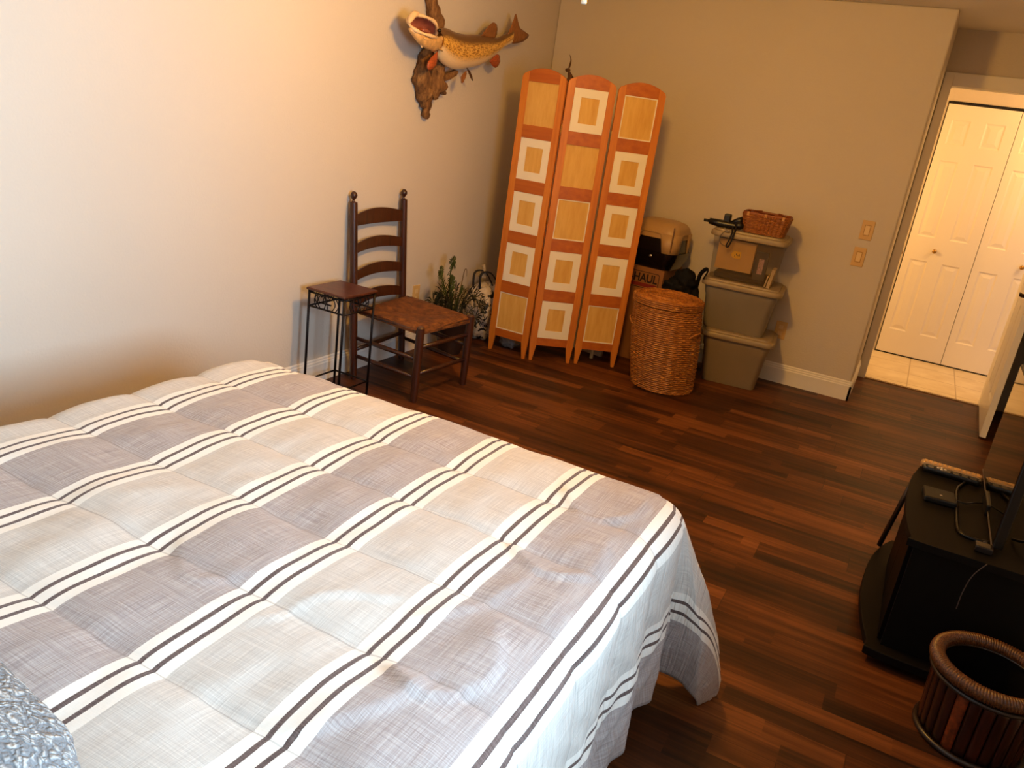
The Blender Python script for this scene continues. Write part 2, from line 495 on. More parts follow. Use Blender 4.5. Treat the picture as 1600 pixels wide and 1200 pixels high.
CRE = [([(2.02, -3.78), (2.10, -3.86), (2.19, -3.80), (2.21, -3.70)], .010), ([(2.03, -4.10), (2.13, -4.16), (2.22, -4.10), (2.21, -3.98)], .010),
       ([(2.06, -4.60), (2.14, -4.62), (2.2, -4.52), (2.17, -4.42)], .010), ([(2.02, -4.45), (2.09, -4.33), (2.12, -4.2)], .006),
       ([(1.80, -4.62), (1.84, -4.50), (1.93, -4.44)], .006), ([(1.50, -4.55), (1.6, -4.62), (1.66, -4.57)], .005), ([(2.04, -4.78), (2.10, -4.68), (2.12, -4.6)], .008)]
CRE = [([Vector((p[0], p[1], 0)) for p in crom([(a, b, 0) for a, b in c], 6)], h) for c, h in CRE]


def crease(u, v):
    s = 0
    for pts, h in CRE:
        if not (pts[0].x - .25 < u < pts[0].x + .3 and pts[0].y - .35 < v < pts[0].y + .4): continue
        best = 9; sd = 1
        for i in range(len(pts) - 1):
            a, b = pts[i], pts[i + 1]; d = b - a; q = Vector((u, v, 0)) - a
            t = max(0, min(1, q.dot(d) / d.length_squared)); e = (q - d * t)
            if e.length < best: best = e.length; sd = 1 if d.x * q.y - d.y * q.x > 0 else -1
        s += h * (math.exp(-best / .035) if sd > 0 else math.exp(-(best / .010) ** 2))
    return s


SEAM0, SP = -3.598, .2445


def cloth(u, v):
    au = u - UE; al = ULE - u; bv = v - VE
    top = max(0, 1 - max(au, al, bv, 0) / .12)
    q = abs(math.sin(PI * (v - SEAM0) / SP)); puff = .017 * q ** .45
    # puffs also swell between the stripe groups
    k = abs(math.cos(PI * (u - 2.008) / .277)); puff *= .82 + .25 * (1 - k)
    wr = noise.noise(Vector((u * 5, v * 5, 3))) * .010 + noise.noise(Vector((u * 16, v * 11, 7))) * .0035
    h = puff + wr + crease(u, v) * top
    if bv <= 0 or au <= 0:
        if au > 0:
            o_, d = prof(au); hem = smooth(au, .1, .5)
            rip = hem * (.012 * math.sin(v * 17 + 1.3 + 2 * math.sin(v * 5)) + .006 * math.sin(v * 60 + 6 * math.sin(au * 14)))
            nrm = min(1, au / (RR * 1.57))
            x = UE + o_ + h * math.sin(nrm * PI / 2) * .7 + rip; z = ZT - d + h * math.cos(nrm * PI / 2) * .8
            return (x, v, z)
        if al > 0:
            o_, d = prof(al); nrm = min(1, al / (RR * 1.57))
            x = ULE - o_ - h * math.sin(nrm * PI / 2) * .7; z = ZT - d + h * math.cos(nrm * PI / 2)
            if bv > 0:
                ob, db = prof(bv); z = ZT - max(d, db); return (x, VE + ob * (1 - .3 * min(1, al / .3)), z)
            return (x, v, z)
        if bv > 0:
            o_, d = prof(bv); nrm = min(1, bv / (RR * 1.57)); hem = smooth(bv, .1, .5)
            y = VE + o_ + h * .6 * math.sin(nrm * PI / 2) + hem * .012 * math.sin(u * 15)
            return (u, y, ZT - d + h * math.cos(nrm * PI / 2))
        return (u, v, ZT + h)
    # corner flap
    rho = (au ** 4 + bv ** 4) ** .25; o_, d = prof(rho)
    phi = math.atan2(bv, au) / (PI / 2)
    rx, ry = UE + o_ * math.cos(phi * PI / 2), VE + o_ * math.sin(phi * PI / 2)
    ks = [0, .10, .42, .58, .72, .86, 1]
    hx = [UE + .105, UE + .098, UE + .218, UE + .268, UE + .205, UE + .10, UE]
    hy = [VE, VE + .015, VE + .020, VE + .125, VE + .20, VE + .12, VE + .105]
    t = smooth(rho, .05, .56); t2 = t ** .8
    X_ = lerp(rx, interp(ks, hx, phi), t2); Y_ = lerp(ry, interp(ks, hy, phi), t2)
    ext = 1 + .17 * math.exp(-((phi - .62) / .11) ** 2)
    z = ZT - d * (1 + (ext - 1) * t)
    n = noise.noise(Vector((u * 9, v * 9, 1))) * .012 * t
    return (X_ + n, Y_ + n, max(.004, z + h * .3 * (1 - t)))


def comforter():
    u0, u1, v0, v1 = ULE - .50, UE + .565, VH, VE + .55
    nu, nv = 236, 262
    us = [u0 + (u1 - u0) * i / (nu - 1) for i in range(nu)]; vs_ = [v0 + (v1 - v0) * j / (nv - 1) for j in range(nv)]
    me = bpy.data.meshes.new('comforter')
    V = [cloth(u, v) for v in vs_ for u in us]
    F = [(j * nu + i, j * nu + i + 1, (j + 1) * nu + i + 1, (j + 1) * nu + i) for j in range(nv - 1) for i in range(nu - 1)]
    me.from_pydata(V, [], F)
    uv = me.uv_layers.new(name='rest')
    for l in me.loops:
        i = l.vertex_index; uv.data[l.index].uv = (us[i % nu], vs_[i // nu] + 10)
    me.polygons.foreach_set('use_smooth', [True] * len(me.polygons))
    o = bpy.data.objects.new('comforter', me); COL.objects.link(o)
    md = o.modifiers.new('solid', 'SOLIDIFY'); md.thickness = .006; md.offset = -1
    return o


def comforter_mat():
    t = NT('striped_linen_comforter'); c = t.n('TexCoord'); sp = t.n('SeparateXYZ'); t.l(c.outputs['UV'], sp.inputs[0])
    U, V = sp.outputs[0], sp.outputs[1]
    a = t.math('DIVIDE', t.math('ADD', t.math('SUBTRACT', U, 2.010), .1385 + .277 * 20), .277)
    d = t.math('MULTIPLY', t.math('ABSOLUTE', t.math('SUBTRACT', t.math('FRACT', a), .5)), .277)
    white = t.math('LESS_THAN', d, .0440)
    dark = t.math('MULTIPLY', t.math('LESS_THAN', d, .0218), t.math('GREATER_THAN', d, .0118))
    idx = t.math('FLOOR', t.math('DIVIDE', t.math('ADD', t.math('SUBTRACT', U, 2.010), .277 * 20), .277))
    odd = t.math('MODULO', idx, 2.0)
    # linen slub threads
    def thr(su, sv, sc_):
        cm = t.n('CombineXYZ'); t.l(t.math('MULTIPLY', U, su), cm.inputs[0]); t.l(t.math('MULTIPLY', V, sv), cm.inputs[1])
        return t.noise(cm.outputs[0], sc_, 3, .6)
    n1 = thr(420, 9, 1.0); n2 = thr(9, 420, 1.0); n3 = thr(3, 3, 1.0)
    th = t.math('ADD', t.math('MULTIPLY', n1, .5), t.math('MULTIPLY', n2, .5))
    thc = t.ramp(th, [(.40, (0, 0, 0, 1)), (.66, (1, 1, 1, 1))])
    dk = t.mix(thc, srgb('938580'), srgb('bfb6b0')); lt = t.mix(thc, srgb('b9b0a6'), srgb('d8d1c6'))
    base = t.mix(odd, dk, lt)
    wh = t.mix(t.math('MULTIPLY', thc, .3), srgb('ebe4d8'), srgb('ded7ca'))
    ds = t.mix(thc, srgb('4a3833'), srgb('7c6a64'))
    base = t.mix(white, base, wh); base = t.mix(dark, base, ds)
    # stitched seam lines across the bed
    s_ = t.math('ABSOLUTE', t.math('SUBTRACT', t.math('FRACT', t.math('DIVIDE', t.math('SUBTRACT', V, 10 + SEAM0 - SP * 30.5), SP)), .5))
    seam = t.math('LESS_THAN', s_, .006)
    base = t.mix(t.math('MULTIPLY', seam, .35), base, srgb('6d605a'))
    t.base(base); t.rough(.85); t.b.inputs['Specular IOR Level'].default_value = .25
    t.b.inputs['Sheen Weight'].default_value = .15
    cr = t.n('CombineXYZ'); t.l(t.math('MULTIPLY', U, 5), cr.inputs[0]); t.l(t.math('MULTIPLY', V, 26), cr.inputs[1])
    w1 = t.n('TexNoise'); w1.inputs['Scale'].default_value = 1.4; w1.inputs['Detail'].default_value = 4; w1.inputs['Distortion'].default_value = 1.2
    t.l(cr.outputs[0], w1.inputs['Vector'])
    side = t.math('SMOOTH_MIN', 1.0, t.math('MAXIMUM', 0.0, t.math('MULTIPLY', t.math('SUBTRACT', U, 2.29), 14)), .1)
    fine = t.noise(c.outputs['UV'], 9, 6, .6)
    hgt = t.math('ADD', t.math('MULTIPLY', t.math('MULTIPLY', w1.outputs[0], side), 1.6), t.math('MULTIPLY', fine, .35))
    t.bump(t.math('ADD', hgt, t.math('MULTIPLY', th, .06)), .55, .012)
    return t.m


co = comforter(); co.data.materials.append(comforter_mat())
tag(co, 'striped grey and cream quilted comforter draped over the bed', 'comforter')

bed = thing('bed', (1.5, -4.6, 0), 'low bed standing under the striped comforter', 'bed')
MW = M('mattress_ticking', 'd9d4ca', .8)
obj('mattress', B((.80, -5.66, .33), (2.235, -3.60, .585)), MW, bed, bevel=.03, seg=4)
obj('box_spring', B((.82, -5.66, .12), (2.21, -3.63, .33)), M('box_spring_cloth', '5d564e', .9), bed, bevel=.01)
for x in (.87, 2.14):
    for y in (-5.6, -3.70): obj('leg', B((x, y, 0), (x + .04, y + .04, .12)), BLACKM, bed)


def pillow():
    t = NT('cable_knit_pillow'); v = t.coord('Object', (1, 1, 1), (0, 0, .5))
    vo = t.n('TexVoronoi', feature='F1'); vo.inputs['Scale'].default_value = 80; t.l(t.mix(.06, t.coord('Object', (1, 1.9, 1), (0, 0, .5)), t.noise(v, 30, 3, out=1)), vo.inputs['Vector'])
    wv = t.n('TexWave', wave_type='BANDS', bands_direction='Y'); wv.inputs['Scale'].default_value = 9; wv.inputs['Distortion'].default_value = 3; t.l(v, wv.inputs['Vector'])
    hgt = t.math('ADD', t.math('MULTIPLY', vo.outputs['Distance'], -1.1), t.math('MULTIPLY', wv.outputs['Fac'], .35))
    t.base(t.ramp(t.math('MULTIPLY', vo.outputs['Distance'], 1.4), [(.2, srgb('c2c2be')), (.75, srgb('7c7e80'))])); t.rough(.95); t.bump(hgt, .6, .008)
    cx, cy, cz, w_, d_, h_ = 1.565, -5.275, .712, .44, .265, .088
    def fn(d):
        return 1
    mb = MB(); n = 64
    def sgnp(x, p): return math.copysign(abs(x) ** p, x)
    vs_ = []
    for i in range(n + 1):
        th = PI * i / n
        for k in range(2 * n):
            ph = PI * k / n
            x = sgnp(math.cos(ph), .5) * sgnp(math.sin(th), .75); y = sgnp(math.sin(ph), .5) * sgnp(math.sin(th), .75); z = sgnp(math.cos(th), 1.0)
            e = max(abs(x), abs(y)); z *= (1 - .35 * e ** 4)
            g = noise.noise(Vector((x * 3, y * 3, z * 2))) * .06 + noise.noise(Vector((x * 26, y * 18, z * 5))) * .03
            vs_.append((cx + x * w_ * (1 + g * .3), cy + y * d_ * (1 + g * .3) - .06 * x * w_, cz + z * h_ * (1 + g)))
    fs = [(i * 2 * n + k, (i + 1) * 2 * n + k, (i + 1) * 2 * n + (k + 1) % (2 * n), i * 2 * n + (k + 1) % (2 * n)) for i in range(n) for k in range(2 * n)]
    mb.add(vs_, fs)
    return tag(obj('pillow', mb, t.m, smooth=True), 'pale grey knitted pillow at the head of the bed', 'pillow')


pillow()

# ------------------------------------------------------------------ ladder back chair
CW = wood('dark_chair_wood', '2a130a', '4c2410', .35, coat=.2)
ch = thing('ladderback_chair', (.33, -1.95, 0), 'tall dark wooden ladderback chair with a woven rush seat against the left wall', 'chair')
FL, FR, BL, BR = Vector((.533, -2.205, 0)), Vector((.572, -1.765, 0)), Vector((.105, -2.165, 0)), Vector((.075, -1.665, 0))
BLt, BRt = Vector((.040, -2.19, .985)), Vector((.036, -1.738, .985))
for a in (FL, FR):
    mb = MB().tube([a, a + Vector((0, 0, .03)), a + Vector((0, 0, .30)), a + Vector((0, 0, .405)), a + Vector((0, 0, .412))], [.017, .020, .0225, .0215, .015], 18)
    obj('leg', mb, CW, ch, smooth=2)
for a, b in ((BL, BLt), (BR, BRt)):
    def P_(z): return Vector((lerp(a.x, b.x, max(0, z) / .985), lerp(a.y, b.y, z / .985), z))
    mb = MB().tube([P_(0), P_(.03), P_(.3), P_(.6), P_(.925), P_(.955), P_(.960)], [.017, .020, .0215, .021, .020, .0195, .009], 18)
    for dz, r in ((.962, .007), (.970, .008), (.976, .012), (.984, .0155), (.994, .0175), (1.004, .0155), (1.012, .010), (1.016, .0005)):
        pass
    p = P_(.985)
    mb.lathe([(.008, -.03), (.009, -.024), (.006, -.018), (.010, -.012), (.016, -.004), (.0185, .006), (.016, .016), (.009, .024), (.0004, .027)], (p.x, p.y, p.z), 18)
    obj('back_post', mb, CW, ch, smooth=2)


def post(which, z):
    a, b = (BL, BLt) if which else (BR, BRt)
    return Vector((lerp(a.x, b.x, z / .985), lerp(a.y, b.y, z / .985), z))


for z0, h0, h1, rise in ((.835, .052, .075, 0), (.690, .045, .060, .0), (.545, .045, .060, .0), (.405, .045, .060, 0)):
    # each slat: gently bowed back, arched top edge
    mb = MB(); N = 18; vs_ = []
    for i in range(N):
        t = i / (N - 1); p = post(1, z0).lerp(post(0, z0), t); s = math.sin(PI * t)
        x = p.x - .022 * s + .004
        zb = z0 + .014 * s * (0 if z0 > .8 else 1); zt = z0 + h0 + (.030) * s ** .8
        vs_ += [(x - .004, p.y, zb), (x + .004, p.y, zb), (x + .004, p.y, zt), (x - .004, p.y, zt)]
    fs = [(i * 4 + k, i * 4 + (k + 1) % 4, i * 4 + 4 + (k + 1) % 4, i * 4 + 4 + k) for i in range(N - 1) for k in range(4)] + [(0, 1, 2, 3), tuple(4 * (N - 1) + k for k in range(4))]
    mb.add(vs_, fs); obj('slat', mb, CW, ch, smooth=2)
for a, b, zs in ((FL, FR, (.30, .155)), (FL, BL, (.235, .135)), (FR, BR, (.235, .135)), (BL, BR, (.17,))):
    for z in zs:
        p = a + Vector((0, 0, z)); q = b + Vector((0, 0, z))
        obj('stretcher', MB().tube([p, p.lerp(q, .5), q], [.010, .013, .010], 10), CW, ch, smooth=True)
for a, b in ((FL, FR), (FR, BR), (BR, BL), (BL, FL)):
    za = .385; obj('seat_rail', MB().tube([a + Vector((0, 0, za)), b + Vector((0, 0, za))], .010, 10), CW, ch, smooth=True)


def seat():
    t = NT('woven_rush'); v = t.coord('Object')
    g = t.coord('Generated')
    sp = t.n('SeparateXYZ'); t.l(g, sp.inputs[0])
    ax = t.math('ABSOLUTE', t.math('SUBTRACT', sp.outputs[0], .5)); ay = t.math('ABSOLUTE', t.math('SUBTRACT', sp.outputs[1], .5))
    m_ = t.math('MAXIMUM', ax, ay); w_ = t.math('SINE', t.math('MULTIPLY', m_, 330))
    n = t.noise(v, 28, 4)
    f = t.math('ADD', t.math('MULTIPLY', w_, .05), n)
    t.base(t.ramp(f, [(.25, srgb('3c1c08')), (.5, srgb('663812')), (.75, srgb('86501e'))])); t.rough(.7); t.bump(f, .5, .004)
    c = [FL + Vector((.012, -.016, 0)), FR + Vector((.012, .016, 0)), BR + Vector((.0, .0, 0)), BL + Vector((.0, .0, 0))]
    def top(a, b):
        p = c[0].lerp(c[1], a).lerp(c[3].lerp(c[2], a), b)
        e = min(a, 1 - a, b, 1 - b) * 2
        cr = -.014 * math.exp(-(abs(a - b) / .03) ** 2) * (1 - e) - .014 * math.exp(-(abs(a + b - 1) / .03) ** 2) * (1 - e)
        return (p.x, p.y, .400 + .010 * smooth(e, 0, .2) - .024 * smooth(e, .2, 1) + cr * .8 - (.014 if e < .01 else 0) + .002 * noise.noise(p * 40))
    N = 34; vs_ = [top(i / (N - 1), j / (N - 1)) for j in range(N) for i in range(N)]
    vb = [(x, y, .372) for x, y, z in vs_]
    k = N * N
    fs = [(j * N + i, j * N + i + 1, (j + 1) * N + i + 1, (j + 1) * N + i) for j in range(N - 1) for i in range(N - 1)]
    fs += [tuple(k + q for q in f[::-1]) for f in fs]
    rim = [i for i in range(N)] + [j * N + N - 1 for j in range(1, N)] + [(N - 1) * N + i for i in range(N - 2, -1, -1)] + [j * N for j in range(N - 2, 0, -1)]
    fs += [(rim[i], rim[(i + 1) % len(rim)], k + rim[(i + 1) % len(rim)], k + rim[i]) for i in range(len(rim))]
    obj('seat', MB().add(vs_ + vb, fs), t.m, ch, smooth=2)


seat()

# ------------------------------------------------------------------ wrought iron plant table
IRON = M('wrought_iron', '1a100c', .45, .6, var=.2, scale=40)
tb = thing('iron_side_table', (.205, -2.44, 0), 'small square side table with a dark wooden top and thin iron legs', 'side table')
x0, x1, y0, y1, zt = .088, .328, -2.572, -2.312, .558
obj('table_top', B((x0, y0, zt), (x1, y1, zt + .014)), wood('table_top_wood', '3a1a10', '5b2c1a', .32, (3, 30, 30)), tb, bevel=.005, seg=3)
cs = [(x0 + .012, y0 + .012), (x1 - .012, y0 + .012), (x1 - .012, y1 - .012), (x0 + .012, y1 - .012)]
ctr = Vector(((x0 + x1) / 2, (y0 + y1) / 2, 0))
for a in cs:
    p = Vector((a[0], a[1], 0)); d = (p - ctr) * -.04
    obj('leg', MB().tube([p - d * 0, p + Vector((0, 0, .3)), p + Vector((0, 0, zt))], .0064, 8), IRON, tb, smooth=True)
for z in (.478, .085, .548):
    for k in range(4):
        a, b = cs[k], cs[(k + 1) % 4]
        obj('rail' if z > .1 else 'stretcher', MB().tube([(a[0], a[1], z), (b[0], b[1], z)], .0050, 8), IRON, tb, smooth=True)
for k in range(4):   # scroll work between the two upper rails
    a, b = Vector((*cs[k], 0)), Vector((*cs[(k + 1) % 4], 0)); mb = MB(); mid = (a + b) / 2; d = (b - a).normalized()
    for s in (-1, 1):
        for off in (.014, .036, .056):
            pts = [mid + d * s * (off + .018 * math.cos(t * PI - PI / 2) * (1 if off > .02 else -.6)) * 1.0 + Vector((0, 0, .480 + .066 * t)) for t in [i / 8 for i in range(9)]]
            mb.tube(pts, .0026, 6)
    mb.tube([mid + Vector((0, 0, .508)) - d * .03, mid + Vector((0, 0, .508)) + d * .03], .004, 6)
    obj('scrollwork', mb, IRON, tb, smooth=True)
# ------------------------------------------------------------------ folding screen
HONEY = wood('honey_screen_wood', 'b8661a', 'd08028', .5, (24, 24, 1.6), 1.5, coat=0)
HONEY2 = wood('honey_rail_wood', 'a2500e', 'ba6616', .5, (1.6, 24, 24), 1.5, coat=0)
PAPER = wood('tan_paper_panel', 'c99848', 'dab062', .7, (20, 20, 3))
MATW = M('white_mat_board', 'e8e0d0', .7, var=.02)
fs_ = thing('folding_screen', (.7, -.9, 0), 'tall three-panel honey wood folding screen with framed paper squares', 'folding screen')
PW, PT = .289, .018
CELL = [(1.437, 1.683), (1.116, 1.362), (.795, 1.041), (.474, .720), (.155, .400)]
STY = [('plain', 'mat', 'mat', 'mat', 'line'), ('mat', 'plain', 'line', 'mat', 'mat'), ('line', 'mat', 'mat', 'mat', 'line')]
PAN = [((.316, -1.027), (.603, -1.029)), ((.618, -1.024), (.858, -.856)), ((.862, -.840), (1.104, -.680))]
for pi, (A, Bp) in enumerate(PAN):
    A = Vector((*A, 0)); Bp = Vector((*Bp, 0)); d = (Bp - A).normalized(); nn = Vector((d.y, -d.x, 0))   # nn points to the viewer
    f = lambda a, z, dd, A=A, d=d, nn=nn: tuple(A + d * a + nn * dd + Vector((0, 0, z)))
    S = .043
    def topz(a): return 1.762 - .045 * ((a - PW / 2) / (PW / 2)) ** 2 - (.012 if (a < .004 or a > PW - .004) else 0)
    mb = MB()
    stl = [(.010, 0), (.030, 0), (.046, .105), (S, .14), (S, topz(S))] + [(S * k / 5, topz(S * k / 5)) for k in (4, 3, 2, 1, 0)] + [(0, .12)]
    mb.prism(stl, f, 0, -PT); mb.prism([(PW - a, z) for a, z in stl], f, 0, -PT)
    fr_ = obj('screen_panel', mb, HONEY, fs_, bevel=.0015, seg=1)
    rails = [(.105, .155), (.400, .474), (.720, .795), (1.041, 1.116), (1.362, 1.437)]
    for a, b in rails: obj('rail', MB().prism([(S, a), (PW - S, a), (PW - S, b), (S, b)], f, -.001, -PT + .001), HONEY2, fr_)
    arc = [(S + (PW - 2 * S) * k / 12, topz(S + (PW - 2 * S) * k / 12)) for k in range(13)]
    obj('rail', MB().prism([(S, 1.683)] + [(PW - S, 1.683)] + arc[::-1], f, -.001, -PT + .001), HONEY2, fr_)
    for (z0, z1), st in zip(CELL, STY[pi]):
        a0, a1 = S, PW - S
        obj('paper_pane', MB().prism([(a0, z0), (a1, z0), (a1, z1), (a0, z1)], f, -.007, -.011), PAPER, fr_)
        if st != 'plain':
            w_ = .046 if st == 'mat' else .007
            zz = w_ + (.004 if st == 'mat' else 0); mb = MB()
            o4 = [(a0 + .001, z0 + .001), (a1 - .001, z0 + .001), (a1 - .001, z1 - .001), (a0 + .001, z1 - .001)]
            i4 = [(a0 + w_, z0 + zz), (a1 - w_, z0 + zz), (a1 - w_, z1 - zz), (a0 + w_, z1 - zz)]
            for k in range(4): mb.prism([o4[k], o4[(k + 1) % 4], i4[(k + 1) % 4], i4[k]], f, -.0035, -.007)
            obj('mat_frame' if st == 'mat' else 'thin_border', mb, MATW, fr_)
for hx, hy in ((.611, -1.018), (.860, -.838)):
    for z in (.35, .88, 1.42): obj('hinge', MB().tube([(hx, hy, z), (hx, hy, z + .05)], .004, 8), BRASS, fs_)


# ------------------------------------------------------------------ wicker
def wick(name, c1, c2, c3):
    if name in MATS: return MATS[name]
    t = NT(name); v = t.coord('Object', (3, 3, 26)); n = t.noise(v, 6, 5, .7); n2 = t.noise(t.coord('Object'), 160, 2)
    t.base(t.ramp(t.math('ADD', t.math('MULTIPLY', n, .7), t.math('MULTIPLY', n2, .3)), [(.3, srgb(c1)), (.5, srgb(c2)), (.68, srgb(c3))])); t.rough(.5); t.bump(n2, .2, .002)
    MATS[name] = t.m; return t.m


WK = wick('honey_wicker', '4e2408', '945616', 'c88a3c')


def weave(fnr, nst, nrow, h, amp=.004, seg=6, rows=4, twist=0):
    """woven wall: fnr(theta, z) -> (x, y) centre line and outward normal"""
    def p(a, b):
        th = a * 2 * PI; z = b * h; r_ = b * nrow; row = math.floor(r_ - 1e-9); fr2 = r_ - row
        ph = math.sin(th * nst / 2 + PI * (row % 2)) * amp
        bul = math.sqrt(max(0, 1 - (2 * fr2 - 1) ** 2))
        (x, y), n_ = fnr(th, z)
        o = ph * (.2 + .8 * bul) * .45 + .0075 * bul + .0055 * abs(math.cos(th * nst / 4))
        return (x + n_[0] * o, y + n_[1] * o, z)
    return MB().grid(p, nst * seg // 2 * 1, nrow * rows + 1, wrap=True)


HC = Vector((1.452, -.765, 0)); SHX = -.118
hp = thing('wicker_hamper', tuple(HC), 'tall round lidded wicker hamper with loop handles', 'hamper')
HR = lambda z: .186 + .018 * math.sin(min(1, z / .5) * PI * .75)


def hfn(th, z):
    r = HR(z); return (HC.x + r * math.cos(th) + SHX * z, HC.y + r * math.sin(th)), (math.cos(th), math.sin(th))


obj('basket_body', weave(hfn, 48, 42, .515, .0052, 6, 4), WK, hp, smooth=True)
obj('basket_lining', MB().lathe([(.182, .004)] + [(HR(z) - .006, z) for z in (.1, .25, .4, .51)], tuple(HC), 40, shear=(SHX, 0)), M('wicker_inner', '4a2208', .8), hp, smooth=True)
for z, r in ((.008, .190), (.505, HR(.5) + .004)):
    pts = [(HC.x + r * math.cos(t) + SHX * z, HC.y + r * math.sin(t), z + .0025 * math.sin(t * 40)) for t in [2 * PI * k / 160 for k in range(161)]]
    obj('braided_rim', MB().tube(pts, .008, 8, cap=False), WK, hp, smooth=True)
LC = (HC.x + SHX * .53, HC.y, .518)
def lid_side(th, z): r = HR(.5) + .008; return (LC[0] + r * math.cos(th), LC[1] + r * math.sin(th)), (math.cos(th), math.sin(th))
lw = weave(lid_side, 64, 4, .045, .0032, 6, 4); lw.v = [(x, y, z + LC[2]) for x, y, z in lw.v]
lid = obj('lid', lw, WK, hp, smooth=True)


def lidtop(a, b):
    th = a * 2 * PI; r = b * (HR(.5) + .010)
    rr = b * 15; bul = abs(math.sin(PI * rr)) * .0032
    rise = .020 * math.exp(-((b - .62) / .06) ** 2) + .010 * math.exp(-((b - .93) / .06) ** 2)
    return (LC[0] + r * math.cos(th), LC[1] + r * math.sin(th), LC[2] + .042 + rise * .8 + bul * (1 + .6 * math.sin(th * 30 + math.floor(rr) * PI)) - (.006 if b < .5 else 0))


obj('lid_top', MB().grid(lidtop, 180, 90, wrap=True), WK, lid, smooth=True)
for ang, z in ((math.radians(-18), .37), (math.radians(186), .37)):
    (x, y), n_ = hfn(ang, z); p = Vector((x, y, z)); n_ = Vector((n_[0], n_[1], 0)); tn = Vector((-n_.y, n_.x, 0))
    pts = [p + tn * .045 * math.cos(t) + n_ * (.030 * math.sin(t)) + Vector((0, 0, .035 * math.sin(t) - .01)) for t in [PI * k / 14 for k in range(15)]]
    obj('handle', MB().tube(pts, .0055, 8), WK, hp, smooth=True)

# ------------------------------------------------------------------ storage bins
TAU = M('taupe_plastic', '8c7a60', .45, var=.05); TAUL = M('taupe_lid_plastic', '927f62', .45, var=.04)


def rrect(w_, d_, r, n=6):
    out = []
    for cx, cy, a0 in ((w_ / 2 - r, d_ / 2 - r, 0), (-w_ / 2 + r, d_ / 2 - r, 90), (-w_ / 2 + r, -d_ / 2 + r, 180), (w_ / 2 - r, -d_ / 2 + r, 270)):
        for k in range(n + 1):
            a = math.radians(a0 + 90 * k / n); out.append((cx + r * math.cos(a), cy + r * math.sin(a)))
    return out


def loft(levels, mt, n=6):
    """levels: (w, d, r, z)"""
    mb = MB(); vs_ = []; L = None
    for w_, d_, r, z in levels:
        pr = rrect(w_, d_, r, n); L = len(pr); vs_ += [tuple(mt @ Vector((a, b, z))) for a, b in pr]
    K = len(levels)
    fs = [(i * L + k, i * L + (k + 1) % L, (i + 1) * L + (k + 1) % L, (i + 1) * L + k) for i in range(K - 1) for k in range(L)]
    fs += [tuple(range(L))[::-1], tuple((K - 1) * L + k for k in range(L))]
    return mb.add(vs_, fs)


def bin_(name, c, rz, w0, d0, w1, d1, h, bodym, label, lidm=TAUL, name_='storage_bin'):
    t = thing(name_, c, label, 'storage bin', 'stacked storage bins')
    mt = Matrix.Translation(c) @ Matrix.Rotation(rz, 4, 'Z')
    lv = [(w0, d0, .035, 0), (w0 + .012, d0 + .012, .04, .012), (lerp(w0, w1, .66), lerp(d0, d1, .66), .045, h * .66), (lerp(w0, w1, .68) + .012, lerp(d0, d1, .68) + .012, .045, h * .70), (w1, d1, .05, h - .045)]
    b = obj('bin_body', loft(lv, mt), bodym, t, smooth=2)
    W1, D1 = w1 + .045, d1 + .045
    obj('lid', loft([(w1 + .01, d1 + .01, .05, h - .05), (W1 - .004, D1 - .004, .06, h - .046), (W1, D1, .06, h - .040), (W1, D1, .06, h - .022), (W1 - .012, D1 - .012, .055, h - .014), (W1 - .05, D1 - .05, .04, h - .012), (W1 - .055, D1 - .055, .04, h - .003), (W1 - .075, D1 - .075, .035, h)], mt), lidm, t, smooth=2)
    return t, mt


bin_('storage_bin', (1.765, -.235, 0), math.radians(7), .34, .30, .435, .37, .353, TAU, 'taupe plastic storage bin on the floor, lowest of the stack')
bin_('storage_bin', (1.722, -.228, .353), math.radians(5), .375, .31, .465, .37, .322, M('taupe_plastic_grey', '857a68', .42, var=.05), 'grey taupe storage bin in the middle of the stack')
CLR = None
t = NT('cloudy_clear_plastic'); t.base(srgb('8b7352')); t.rough(.25); t.b.inputs['Transmission Weight'].default_value = .0
t.b.inputs['Alpha'].default_value = .30; CLR = t.m
t3, m3 = bin_('storage_bin', (1.700, -.228, .675), math.radians(4), .385, .31, .435, .36, .315, CLR, 'see-through storage bin on top of the stack, holding a box and a frame')
# things seen through the clear bin
def inb(a0, b0, z0, a1, b1, z1, tilt=0.): return MB().box((a0, b0, z0), (a1, b1, z1), m3 @ Matrix.Rotation(tilt, 4, 'Y'))
bx_ = thing('cardboard_box', tuple(m3 @ Vector((-.05, -.1, .02))), 'flat tan box with a yellow sticker inside the clear bin', 'box')
obj('box_body', inb(-.175, -.150, .065, .055, -.10, .255, .0), M('manila_card', 'c79a5c', .7), bx_, bevel=.002)
def sp_(a, z, d): return tuple(m3 @ Vector((a, -.150 - d, z)))
stk = [(.018 + 0, .135), (.018, .178)] + [(-.018 + -.022 * math.sin(t_) - .0, .1565 + .0215 * math.cos(t_)) for t_ in [PI * k / 10 for k in range(11)]]
stk = [(a - .045, z + .01) for a, z in stk]
st = obj('yellow_sticker', MB().prism(stk, sp_, .0002, .0012), M('yellow_label', 'e8b020', .6, var=.03), bx_)
mb = MB()
for a, z, w_, h_ in ((-.058, .166, .012, .004), (-.050, .160, .004, .014), (-.056, .172, .004, .010), (-.042, .163, .010, .004), (-.038, .168, .004, .012), (-.066, .158, .005, .004)):
    mb.prism([(a, z - h_ / 2), (a + w_, z - h_ / 2), (a + w_, z + h_ / 2), (a, z + h_ / 2)], sp_, .0012, .0018)
obj('scribble', mb, BLACKM, st)
fr2 = thing('framed_photograph', tuple(m3 @ Vector((.11, -.12, .02))), 'dark picture frame with a small photograph inside the clear bin', 'picture frame')
obj('frame_border', inb(.068, -.148, .035, .145, -.134, .215), M('dark_frame', '2c2620', .5), fr2, bevel=.003)
